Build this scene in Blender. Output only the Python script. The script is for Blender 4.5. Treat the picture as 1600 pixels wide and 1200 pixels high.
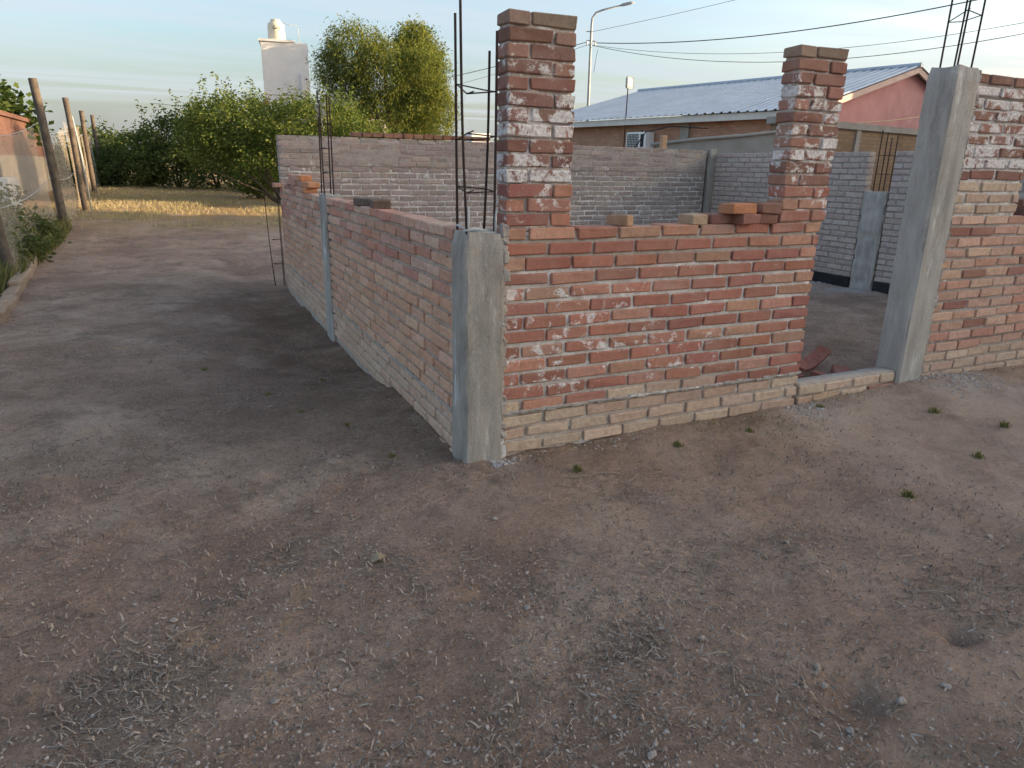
import bpy, math, random
import numpy as np
from mathutils import Vector, Matrix
random.seed(7); rng = np.random.default_rng(11)
for o in list(bpy.data.objects): bpy.data.objects.remove(o)
SC = bpy.context.scene; COL = SC.collection
# ------------------------------------------------------------------ camera
CAM = Vector((-1.1456, -2.9451, 1.3654)); PITCH, ROLL, YAW, FPX = .3008, .0191, .4417, 1085.0
fw = Vector((math.sin(YAW)*math.cos(PITCH), math.cos(YAW)*math.cos(PITCH), -math.sin(PITCH)))
rt = Vector((math.cos(YAW), -math.sin(YAW), 0)); up = rt.cross(fw)
r2 = rt*math.cos(ROLL)+up*math.sin(ROLL); u2 = up*math.cos(ROLL)-rt*math.sin(ROLL)
cam = bpy.data.cameras.new('camera'); camo = bpy.data.objects.new('camera', cam); COL.objects.link(camo)
camo.matrix_world = Matrix(((r2.x,u2.x,-fw.x,CAM.x),(r2.y,u2.y,-fw.y,CAM.y),(r2.z,u2.z,-fw.z,CAM.z),(0,0,0,1)))
cam.sensor_width = 36; cam.lens = FPX/1600*36; cam.clip_end = 3000; cam.clip_start = .05
SC.camera = camo
# ------------------------------------------------------------------ light
SUN_AZ, SUN_EL = 112.0, 10.0          # azimuth clockwise from +Y
W = bpy.data.worlds.new('World'); SC.world = W; W.use_nodes = True
nt = W.node_tree; nt.nodes.clear()
def N(t, typ, **k):
    n = t.nodes.new(typ)
    for a, b in k.items(): setattr(n, a, b)
    return n
out = N(nt,'ShaderNodeOutputWorld'); bg = N(nt,'ShaderNodeBackground'); sky = N(nt,'ShaderNodeTexSky', sky_type='NISHITA', sun_disc=False)
sky.sun_elevation = math.radians(SUN_EL); sky.sun_rotation = math.radians(SUN_AZ); sky.air_density = 1.0; sky.dust_density = 5.0; sky.ozone_density = 1.8
tc = N(nt,'ShaderNodeTexCoord'); sep = N(nt,'ShaderNodeSeparateXYZ'); nt.links.new(tc.outputs['Generated'], sep.inputs[0])
mz = N(nt,'ShaderNodeMath', operation='MAXIMUM'); nt.links.new(sep.outputs[2], mz.inputs[0]); mz.inputs[1].default_value = .06
dx = N(nt,'ShaderNodeMath', operation='DIVIDE'); dy = N(nt,'ShaderNodeMath', operation='DIVIDE')
nt.links.new(sep.outputs[0], dx.inputs[0]); nt.links.new(mz.outputs[0], dx.inputs[1]); nt.links.new(sep.outputs[1], dy.inputs[0]); nt.links.new(mz.outputs[0], dy.inputs[1])
cmb = N(nt,'ShaderNodeCombineXYZ'); nt.links.new(dx.outputs[0], cmb.inputs[0]); nt.links.new(dy.outputs[0], cmb.inputs[1])
mp = N(nt,'ShaderNodeMapping'); mp.inputs['Rotation'].default_value = (0,0,.35); mp.inputs['Scale'].default_value = (.16,.62,1); nt.links.new(cmb.outputs[0], mp.inputs[0])
cn = N(nt,'ShaderNodeTexNoise'); cn.inputs['Scale'].default_value = 1.0; cn.inputs['Detail'].default_value = 7; cn.inputs['Roughness'].default_value = .55; cn.inputs['Distortion'].default_value = .5
nt.links.new(mp.outputs[0], cn.inputs['Vector'])
cr = N(nt,'ShaderNodeMapRange'); cr.inputs['From Min'].default_value = .40; cr.inputs['From Max'].default_value = .66; cr.inputs['To Min'].default_value = .0; cr.inputs['To Max'].default_value = .85
nt.links.new(cn.outputs['Fac'], cr.inputs['Value'])
mx = N(nt,'ShaderNodeMixRGB'); mx.inputs['Color2'].default_value = (1.36,1.54,1.70,1)
nt.links.new(cr.outputs[0], mx.inputs['Fac']); nt.links.new(sky.outputs[0], mx.inputs['Color1']); hz = N(nt,'ShaderNodeMapRange'); hz.inputs['From Min'].default_value = 0; hz.inputs['From Max'].default_value = .17; hz.inputs['To Min'].default_value = .62; hz.inputs['To Max'].default_value = 0
nt.links.new(sep.outputs[2], hz.inputs['Value']); mh = N(nt,'ShaderNodeMixRGB'); mh.inputs['Color2'].default_value = (1.34,1.41,1.40,1); nt.links.new(hz.outputs[0], mh.inputs['Fac']); nt.links.new(mx.outputs[0], mh.inputs['Color1'])
nt.links.new(mh.outputs[0], bg.inputs['Color'])
bg.inputs['Strength'].default_value = .12; nt.links.new(bg.outputs[0], out.inputs[0])
sd = bpy.data.lights.new('sun','SUN'); sd.energy = 3.2; sd.angle = math.radians(.5); sd.color = (1,.72,.42)
so = bpy.data.objects.new('sun', sd); COL.objects.link(so)
az, el = math.radians(SUN_AZ), math.radians(SUN_EL)
S = Vector((math.sin(az)*math.cos(el), math.cos(az)*math.cos(el), math.sin(el)))
so.rotation_euler = S.to_track_quat('Z','Y').to_euler()
vs = SC.view_settings; vs.view_transform = 'Standard'; vs.look = 'None'; vs.gamma = 1; vs.exposure = 2.12
SC.render.engine = 'CYCLES'
# ------------------------------------------------------------------ helpers
def mesh(name, V, F, mat=None, smooth=False):
    m = bpy.data.meshes.new(name); m.from_pydata(V if isinstance(V, list) else V.tolist(), [], F if isinstance(F, list) else F.tolist()); m.update()
    if mat: m.materials.append(mat)
    if smooth: m.polygons.foreach_set('use_smooth', [True]*len(m.polygons))
    return m
def ob(name, m, parent=None, loc=None, rotz=None, color=None):
    o = bpy.data.objects.new(name, m); COL.objects.link(o)
    if parent: o.parent = parent
    if loc is not None: o.location = loc
    if rotz is not None: o.rotation_euler = (0,0,rotz)
    if color is not None: o.color = color
    return o
def tag(o, label=None, cat=None, group=None, kind=None):
    if label: o['label'] = label
    if cat: o['category'] = cat
    if group: o['group'] = group
    if kind: o['kind'] = kind
    return o
def empty(name, loc, label, cat, group=None, rotz=0):
    o = ob(name, None, None, loc, rotz); o.empty_display_size = .1
    return tag(o, label, cat, group)
class MB:
    def __init__(s): s.V = []; s.F = []
    def add(s, V, F):
        n = len(s.V); s.V += [tuple(v) for v in V]; s.F += [tuple(i+n for i in f) for f in F]; return s
    def box(s, x0,x1,y0,y1,z0,z1):
        return s.add([(x0,y0,z0),(x1,y0,z0),(x1,y1,z0),(x0,y1,z0),(x0,y0,z1),(x1,y0,z1),(x1,y1,z1),(x0,y1,z1)],
                     [(0,3,2,1),(4,5,6,7),(0,1,5,4),(1,2,6,5),(2,3,7,6),(3,0,4,7)])
    def bbox(s, x0,x1,y0,y1,z0,z1, b=.006, j=0.0, rs=None):
        V, F = bev(x1-x0, y1-y0, z1-z0, b, j, rs); c = ((x0+x1)/2,(y0+y1)/2,(z0+z1)/2)
        return s.add([(v[0]+c[0],v[1]+c[1],v[2]+c[2]) for v in V], F)
    def tube(s, P, R, n=6, cap=True):
        P = [Vector(p) for p in P]
        if not hasattr(R,'__len__'): R = [R]*len(P)
        b = len(s.V); a = None
        for i, p in enumerate(P):
            d = (P[min(i+1,len(P)-1)]-P[max(i-1,0)]).normalized()
            if a is None: a = d.orthogonal().normalized()
            a = (a-d*a.dot(d)); a = a.normalized() if a.length > 1e-6 else d.orthogonal().normalized()
            c = d.cross(a)
            for k in range(n):
                t = 2*math.pi*k/n; s.V.append(tuple(p+(a*math.cos(t)+c*math.sin(t))*R[i]))
        for i in range(len(P)-1):
            for k in range(n):
                s.F.append((b+i*n+k, b+i*n+(k+1)%n, b+(i+1)*n+(k+1)%n, b+(i+1)*n+k))
        if cap:
            s.F.append(tuple(b+k for k in reversed(range(n)))); s.F.append(tuple(b+(len(P)-1)*n+k for k in range(n)))
        return s
    def lathe(s, prof, n=24):
        b = len(s.V)
        for r,z in prof:
            for k in range(n): s.V.append((r*math.cos(2*math.pi*k/n), r*math.sin(2*math.pi*k/n), z))
        for i in range(len(prof)-1):
            for k in range(n): s.F.append((b+i*n+k, b+i*n+(k+1)%n, b+(i+1)*n+(k+1)%n, b+(i+1)*n+k))
        s.F.append(tuple(b+k for k in reversed(range(n)))); s.F.append(tuple(b+(len(prof)-1)*n+k for k in range(n)))
        return s
    def build(s, name, mat, parent=None, smooth=False, loc=None, rotz=None, color=None):
        return ob(name, mesh(name, s.V, s.F, mat, smooth), parent, loc, rotz, color)
def bev(L, D, H, b, j=0.0, rs=None):
    """box with one-step bevelled edges, centred; j jitters the vertices"""
    V = []; idx = {}
    for sx in (-1,1):
        for sy in (-1,1):
            for sz in (-1,1):
                c = [sx*L/2, sy*D/2, sz*H/2]; bb = b*(1 if rs is None else rs.uniform(.7,1.5))
                jj = (0,0,0) if rs is None else (rs.uniform(-j,j), rs.uniform(-j,j), rs.uniform(-j,j))
                for ax in range(3):
                    v = list(c); s3 = (sx,sy,sz)
                    for a2 in range(3):
                        if a2 != ax: v[a2] -= s3[a2]*bb
                        v[a2] += jj[a2]
                    idx[(sx,sy,sz,ax)] = len(V); V.append(tuple(v))
    F = []
    for ax in range(3):
        o1, o2 = [(1,2),(2,0),(0,1)][ax]
        for s in (-1,1):
            q = []
            for a, c in ((-1,-1),(1,-1),(1,1),(-1,1)):
                k = [0,0,0]; k[ax] = s; k[o1] = a; k[o2] = c; q.append(idx[(*k,ax)])
            F.append(tuple(q if s > 0 else q[::-1]))
    for ax in range(3):                       # edges running along ax
        o1, o2 = [(1,2),(2,0),(0,1)][ax]
        for a in (-1,1):
            for c in (-1,1):
                k0 = [0,0,0]; k0[ax] = -1; k0[o1] = a; k0[o2] = c; k1 = list(k0); k1[ax] = 1
                q = [idx[(*k0,o1)], idx[(*k0,o2)], idx[(*k1,o2)], idx[(*k1,o1)]]
                F.append(tuple(q if a*c > 0 else q[::-1]))
    for sx in (-1,1):
        for sy in (-1,1):
            for sz in (-1,1):
                q = [idx[(sx,sy,sz,0)], idx[(sx,sy,sz,1)], idx[(sx,sy,sz,2)]]
                F.append(tuple(q if sx*sy*sz > 0 else q[::-1]))
    return V, F
def vnoise(x, y, seed=0):
    """smooth value noise, numpy, about -1..1"""
    xi = np.floor(x).astype(np.int64); yi = np.floor(y).astype(np.int64); fx = x-xi; fy = y-yi
    fx = fx*fx*(3-2*fx); fy = fy*fy*(3-2*fy)
    def h(a, b):
        n = (a*374761393+b*668265263+seed*974711) & 0x7fffffff; n = ((n ^ (n >> 13))*1274126177) & 0x7fffffff; n = n ^ (n >> 16)
        return (n & 0xffff)/32768.0-1
    return (h(xi,yi)*(1-fx)+h(xi+1,yi)*fx)*(1-fy)+(h(xi,yi+1)*(1-fx)+h(xi+1,yi+1)*fx)*fy
# ------------------------------------------------------------------ materials
def newmat(name):
    m = bpy.data.materials.new(name); m.use_nodes = True; t = m.node_tree; b = t.nodes['Principled BSDF']; b.inputs['Specular IOR Level'].default_value = .25
    return m, t, b
def pos(t): return N(t,'ShaderNodeNewGeometry').outputs['Position']
def noise(t, scale, detail=5, rough=.6, vec=None, dist=0):
    n = N(t,'ShaderNodeTexNoise'); n.inputs['Scale'].default_value = scale; n.inputs['Detail'].default_value = detail; n.inputs['Roughness'].default_value = rough; n.inputs['Distortion'].default_value = dist
    t.links.new(vec if vec is not None else pos(t), n.inputs['Vector']); return n.outputs['Fac']
def rng_(t, v, a, b, c=0, d=1, smooth=False):
    n = N(t,'ShaderNodeMapRange'); n.inputs['From Min'].default_value = a; n.inputs['From Max'].default_value = b; n.inputs['To Min'].default_value = c; n.inputs['To Max'].default_value = d
    if smooth: n.interpolation_type = 'SMOOTHSTEP'
    t.links.new(v, n.inputs['Value']); return n.outputs[0]
def mix(t, f, a, b, mode='MIX'):
    n = N(t,'ShaderNodeMixRGB', blend_type=mode)
    for s, v in (('Fac',f),('Color1',a),('Color2',b)):
        if isinstance(v, (int,float)): n.inputs[s].default_value = v
        elif isinstance(v, tuple): n.inputs[s].default_value = (*v,1) if len(v) == 3 else v
        else: t.links.new(v, n.inputs[s])
    return n.outputs[0]
def math_(t, op, a, b):
    n = N(t,'ShaderNodeMath', operation=op)
    for i, v in enumerate((a,b)):
        if isinstance(v,(int,float)): n.inputs[i].default_value = v
        else: t.links.new(v, n.inputs[i])
    return n.outputs[0]
def bump(t, b, h, strength=.5, dist=.01):
    n = N(t,'ShaderNodeBump'); n.inputs['Strength'].default_value = strength; n.inputs['Distance'].default_value = dist
    t.links.new(h, n.inputs['Height']); t.links.new(n.outputs[0], b.inputs['Normal'])
def brick_mat(name, speck=.5, white=(.76,.75,.74), wscale=11.0, island=False):
    """colour from the object; object alpha is how much lime bloom the piece carries"""
    m, t, b = newmat(name); oi = N(t,'ShaderNodeObjectInfo')
    c = oi.outputs['Color']
    if island:
        gi = N(t,'ShaderNodeNewGeometry'); c = mix(t, 1, c, mix(t, gi.outputs['Random Per Island'], (.80,.78,.76), (1.2,1.2,1.22)), 'MULTIPLY')
    c = mix(t, rng_(t, noise(t,28,6,.7), .42,.72), c, mix(t, .5, c, (.19,.095,.07)))
    c = mix(t, rng_(t, noise(t,7,4,.6), .48,.75,0,.4), c, mix(t, .5, c, (.50,.36,.27)))
    c = mix(t, rng_(t, noise(t,120,3,.6), .62,.74,0,speck), c, (.07,.045,.035))
    w1 = noise(t,wscale,8,.72,None,.4); th = rng_(t, oi.outputs['Alpha'], 0,1, .74,.39)
    k = math_(t,'SUBTRACT', w1, th); k = rng_(t, k, -.015,.05, 0,.92, True)
    k2 = rng_(t, noise(t,60,5,.75), .38,.58, .4,1); k = math_(t,'MULTIPLY', k, k2)
    c = mix(t, k, c, white)
    c = mix(t, rng_(t, noise(t,3.1,6,.7), .50,.72,0,.28), c, (.50,.41,.345))
    t.links.new(c, b.inputs['Base Color']); b.inputs['Roughness'].default_value = .93; b.inputs['Specular IOR Level'].default_value = .15
    bump(t, b, math_(t,'ADD', noise(t,55,8,.75), math_(t,'MULTIPLY', noise(t,18,3,.6), .8)), .7, .006)
    return m
def rough_mat(name, c1, c2, scale=20, bscale=80, bs=.5, rough=.9, extra=None, bd=.006):
    m, t, b = newmat(name); c = mix(t, rng_(t, noise(t,scale,7,.65), .32,.68), c1, c2)
    if extra: c = mix(t, rng_(t, noise(t,extra[0],5,.7), extra[1],extra[1]+.12), c, extra[2])
    t.links.new(c, b.inputs['Base Color']); b.inputs['Roughness'].default_value = rough
    if bs: bump(t, b, noise(t,bscale,6,.7), bs, bd)
    return m
M = {}
M['brick'] = brick_mat('fired_brick'); M['brick_rest'] = brick_mat('fired_brick_varied', island=True); M['mortar'] = brick_mat('lime_mortar', .2, (.72,.70,.685), 8.0)
def concrete_mat(name, c1, c2, white=.0):
    m, t, b = newmat(name); g = pos(t); mpn = N(t,'ShaderNodeMapping'); mpn.inputs['Scale'].default_value = (1,1,.18); t.links.new(g, mpn.inputs[0]); st = mpn.outputs[0]
    c = mix(t, rng_(t, noise(t,14,7,.65,st), .35,.66), c1, c2)
    c = mix(t, rng_(t, noise(t,5,5,.6), .42,.72,0,.6), c, (0.405,0.378,0.328))
    c = mix(t, rng_(t, noise(t,3.2,6,.7,st), .50,.66,0,.6), c, (0.156,0.141,0.120)); c = mix(t, rng_(t, noise(t,34,6,.75), .56,.70,0,.6), c, (0.460,0.437,0.399))
    c = mix(t, rng_(t, noise(t,70,4,.7), .60,.74,0,.5), c, (0.110,0.100,0.088))
    if white: c = mix(t, rng_(t, noise(t,7,7,.7,st), .58,.66,0,white), c, (0.626,0.638,0.630))
    t.links.new(c, b.inputs['Base Color']); b.inputs['Roughness'].default_value = .88
    bump(t, b, math_(t,'ADD', noise(t,90,6,.7), math_(t,'MULTIPLY', noise(t,16,5,.65,st),1.4)), .7, .008)
    return m
M['concrete'] = concrete_mat('cast_concrete', (0.216,0.196,0.174), (0.404,0.370,0.337), .6)
M['concrete_pale'] = concrete_mat('cast_concrete_pale', (0.305,0.279,0.256), (0.466,0.436,0.403), .8)
M['rebar'] = rough_mat('rusty_rebar', (.028,.020,.018), (.062,.034,.027), 60, 300, .4, .75)
M['wire_grouted'] = rough_mat('grout_covered_wire', (.42,.42,.42), (.55,.56,.57), 60, 200, .5)
M['bitumen'] = rough_mat('bitumen', (.012,.013,.017), (.03,.03,.034), 12, 60, .5, .6)
M['lime'] = rough_mat('lime_spill', (.27,.25,.24), (.46,.44,.43), 30, 120, .6)
M['post_wood'] = rough_mat('weathered_post_wood', (.055,.044,.036), (.135,.112,.092), 9, 60, .6)
M['plank_wood'] = rough_mat('pale_plank', (.42,.25,.15), (.52,.33,.21), 14, 60, .4)
M['bark'] = rough_mat('tree_bark', (.06,.045,.032), (.13,.10,.075), 9, 30, .8)
M['white_wall'] = rough_mat('white_plaster', (.60,.60,.62), (.72,.72,.73), 1.2, 30, .2, .9, (2.2,.62,(.50,.49,.48)))
M['tank'] = rough_mat('cream_tank', (.66,.60,.46), (.72,.66,.52), 2, 30, 0, .5)
M['dark'] = rough_mat('dark_paint', (.02,.021,.024), (.03,.03,.034), 8, 50, 0, .6)
M['fascia'] = rough_mat('white_fascia', (.56,.55,.52), (.68,.67,.63), 3, 40, .1, .7)
M['gable_trim'] = rough_mat('faded_pink_trim', (.44,.33,.31), (.54,.43,.40), 3, 40, .1, .8); M['pink'] = rough_mat('pink_plaster', (.38,.19,.20), (.47,.26,.265), 1.4, 30, .25, .9, (1.8,.60,(.55,.34,.33)))
M['grey_plaster'] = rough_mat('grey_plaster', (.24,.225,.20), (.34,.32,.29), 3, 40, .4)
M['plastic_white'] = rough_mat('white_plastic', (.72,.74,.76), (.78,.79,.80), 3, 40, 0, .45)
M['metal_grey'] = rough_mat('galvanised_metal', (.30,.31,.32), (.42,.43,.44), 6, 40, 0, .5)
M['kerb'] = rough_mat('mud_kerb', (.24,.17,.12), (.34,.25,.18), 14, 50, .7)
M['red_tile'] = rough_mat('red_roof_tile', (.21,.075,.055), (.30,.12,.085), 22, 90, .5)
M['string'] = rough_mat('pale_string', (.5,.47,.38), (.6,.56,.46), 30, 90, 0)
M['stone'] = rough_mat('stone', (.20,.165,.14), (.36,.31,.275), 22, 90, .6)
M['straw'] = rough_mat('dry_straw', (.20,.165,.13), (.36,.31,.25), 3.5, 40, 0)
def isl_mat(name, cols, rough=.95):
    m, t, b = newmat(name); g_ = N(t,'ShaderNodeNewGeometry'); rp = N(t,'ShaderNodeValToRGB'); e = rp.color_ramp.elements
    e[0].color = (*cols[0],1); e[1].color = (*cols[-1],1)
    for i, c_ in enumerate(cols[1:-1]): e.new((i+1)/(len(cols)-1)).color = (*c_,1)
    t.links.new(g_.outputs['Random Per Island'], rp.inputs[0]); t.links.new(rp.outputs[0], b.inputs['Base Color']); b.inputs['Roughness'].default_value = rough; b.inputs['Specular IOR Level'].default_value = .1; return m
M['straw_bits'] = isl_mat('straw_bits', [(0.104,0.085,0.070),(0.180,0.150,0.125),(0.266,0.228,0.190),(0.399,0.349,0.290)])
M['litter_bits'] = isl_mat('litter_bits', [(.13,.105,.088),(.18,.148,.124),(.25,.205,.172),(.36,.30,.25)])
M['clods'] = isl_mat('soil_clods', [(0.102,0.079,0.066),(0.205,0.157,0.130),(0.279,0.218,0.185),(0.316,0.261,0.225),(0.409,0.356,0.325)])
M['litter'] = rough_mat('dark_litter', (.11,.095,.082), (.20,.175,.15), 5, 40, 0)
M['pebble'] = rough_mat('pebbles', (.17,.13,.10), (.34,.275,.225), 9, 60, .3)
def roof_mat():
    m, t, b = newmat('zinc_sheet'); c = mix(t, rng_(t, noise(t,1.2,5,.6), .3,.7), (.36,.40,.45), (.46,.50,.55))
    t.links.new(c, b.inputs['Base Color']); b.inputs['Metallic'].default_value = .35; b.inputs['Roughness'].default_value = .5; return m
M['zinc'] = roof_mat()
def far_brick(name, c1, c2, mo):
    m, t, b = newmat(name); tcn = N(t,'ShaderNodeTexCoord'); br = N(t,'ShaderNodeTexBrick')
    s = N(t,'ShaderNodeSeparateXYZ'); t.links.new(tcn.outputs['Object'], s.inputs[0]); cb = N(t,'ShaderNodeCombineXYZ')
    t.links.new(math_(t,'ADD', s.outputs[0], s.outputs[1]), cb.inputs[0]); t.links.new(s.outputs[2], cb.inputs[1]); t.links.new(cb.outputs[0], br.inputs['Vector'])
    br.inputs['Scale'].default_value = 1; br.inputs['Brick Width'].default_value = .26; br.inputs['Row Height'].default_value = .072; br.inputs['Mortar Size'].default_value = .009
    br.inputs['Color1'].default_value = (*c1,1); br.inputs['Color2'].default_value = (*c2,1); br.inputs['Mortar'].default_value = (*mo,1)
    c = mix(t, rng_(t, noise(t,1.5,6,.65), .35,.7,0,.6), br.outputs['Color'], tuple(x*.55 for x in c1))
    t.links.new(c, b.inputs['Base Color']); b.inputs['Roughness'].default_value = .95
    bump(t, b, br.outputs['Fac'], -.8, .012); return m
M['far_brick'] = far_brick('house_brick', (.44,.22,.145), (.53,.31,.21), (.30,.24,.20))
M['far_brick_y'] = far_brick('annex_brick', (.24,.15,.09), (.31,.205,.125), (.18,.15,.12))
M['far_brick_r'] = far_brick('neighbour_brick', (.115,.055,.044), (.15,.075,.06), (.10,.07,.06))
def leaf_mat(name, ca, cb, cc, tr=.45):
    m = bpy.data.materials.new(name); m.use_nodes = True; t = m.node_tree; t.nodes.clear(); o = N(t,'ShaderNodeOutputMaterial')
    g = N(t,'ShaderNodeNewGeometry'); r = N(t,'ShaderNodeValToRGB'); e = r.color_ramp.elements
    e[0].color = (*ca,1); e[1].color = (*cc,1); e.new(.55).color = (*cb,1)
    t.links.new(g.outputs['Random Per Island'], r.inputs[0])
    d = N(t,'ShaderNodeBsdfDiffuse'); q = N(t,'ShaderNodeBsdfTranslucent'); a = N(t,'ShaderNodeMixShader'); a.inputs[0].default_value = tr
    t.links.new(r.outputs[0], d.inputs[0]); t.links.new(mix(t,1,r.outputs[0],(1.25,1.15,.55),'MULTIPLY'), q.inputs[0])
    t.links.new(d.outputs[0], a.inputs[1]); t.links.new(q.outputs[0], a.inputs[2]); t.links.new(a.outputs[0], o.inputs[0]); return m
M['leaf_pepper'] = leaf_mat('pepper_tree_leaf', (.065,.10,.034), (.125,.16,.05), (.23,.24,.08))
M['leaf_acacia'] = leaf_mat('acacia_leaf', (.06,.098,.030), (.105,.148,.045), (.20,.225,.075), .38)
M['leaf_hedge'] = leaf_mat('hedge_leaf', (.055,.085,.036), (.09,.125,.05), (.16,.185,.075), .45)
M['leaf_dark'] = leaf_mat('broad_leaf', (.03,.055,.02), (.05,.08,.025), (.09,.12,.04), .35)
M['leaf_poplar'] = leaf_mat('poplar_leaf', (.11,.13,.03), (.18,.18,.05), (.24,.22,.07))
M['leaf_weed'] = leaf_mat('weed_leaf', (.05,.075,.03), (.09,.115,.045), (.16,.165,.08), .35)
M['grass_dry'] = leaf_mat('dry_grass_blade', (.34,.29,.205), (.44,.385,.275), (.35,.34,.20), .35)
M['grass_green'] = leaf_mat('green_grass_blade', (.13,.15,.055), (.19,.20,.08), (.30,.27,.15), .35)
M['ray'] = None
def net_mat():
    m = bpy.data.materials.new('shade_net'); m.use_nodes = True; t = m.node_tree; t.nodes.clear(); o = N(t,'ShaderNodeOutputMaterial')
    d = N(t,'ShaderNodeBsdfDiffuse'); d.inputs[0].default_value = (.46,.40,.33,1); tl = N(t,'ShaderNodeBsdfTranslucent'); tl.inputs[0].default_value = (.5,.44,.36,1)
    x = N(t,'ShaderNodeMixShader'); x.inputs[0].default_value = .4; t.links.new(d.outputs[0], x.inputs[1]); t.links.new(tl.outputs[0], x.inputs[2])
    tr = N(t,'ShaderNodeBsdfTransparent'); y = N(t,'ShaderNodeMixShader'); t.links.new(rng_(t, noise(t,3,4,.6), .3,.7,.72,.52), y.inputs[0])
    t.links.new(x.outputs[0], y.inputs[1]); t.links.new(tr.outputs[0], y.inputs[2]); t.links.new(y.outputs[0], o.inputs[0]); return m
M['net'] = net_mat()
# ------------------------------------------------------------------ ground
def sstep(a, b, x): t = np.clip((x-a)/(b-a),0,1); return t*t*(3-2*t)
def gbase(x, y):
    x = np.asarray(x,float); y = np.asarray(y,float)
    z = np.interp(y, [-50,4,7,10,13,16,20,24,29,60,400], [0,-.04,-.04,.02,.15,.28,.40,.46,.5,.55,.6])
    rise = np.where(x > -1, sstep(.5,4.5,x)*.05*(1-sstep(0,.3,y)), 0); z = z+rise
    z = z+.030*np.exp(-((y+.05)/.35)**2)*sstep(-.5,.0,x)*(y < .06)
    inside = ((x > .06) & (x < 6.7) & (y > .06) & (y < 6.3)); z = np.where(inside, .0, z)
    dip = np.exp(-((x+.15)/.75)**2)*sstep(.6,3.0,y)*(1-sstep(6.5,9.5,y))*.13
    z = z-np.where(inside, 0, dip)
    return z
def G(x, y): return float(gbase(x,y)+grel(np.array([float(x)]),np.array([float(y)]))[0])
def grel(x, y):
    z = .028*vnoise(x*.9+3,y*.9,1)+.016*vnoise(x*2.3,y*2.3+7,2)+.009*vnoise(x*5.5,y*5.5,3)
    w = np.clip(.5+.9*vnoise(x*1.1,y*1.1+20,9),0,1)
    z = z+w*(.006*vnoise(x*12,y*12,4)+.0045*vnoise(x*24,y*24,5))+.0022*vnoise(x*24+9,y*24,8)
    u = x*.80-y*.60; v = x*.60+y*.80; k = np.clip(.35+vnoise(x*.8+5,y*.8,14),0,1)
    z = z+k*(.008*vnoise(u*2.2,v*13,15)+.0045*vnoise(u*5,v*30,16))+.012*np.clip(vnoise(x*3.1,y*3.1+3,17)-.35,0,1)
    return z*np.where((np.abs(x) > 60)|(np.abs(y) > 60), 3, 1)
def axis(lo, hi, step, far, n):
    a = np.arange(lo, hi+step/2, step); g = np.geomspace(step, far, n).cumsum(); g = g/g[-1]*far
    return np.concatenate([lo-g[::-1], a, hi+g])
xs = axis(-3.6,5.2,.03,500,60); ys = axis(-3.2,6.5,.03,600,90)
X, Y = np.meshgrid(xs, ys, indexing='ij'); Z = gbase(X,Y)+grel(X,Y)
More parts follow.
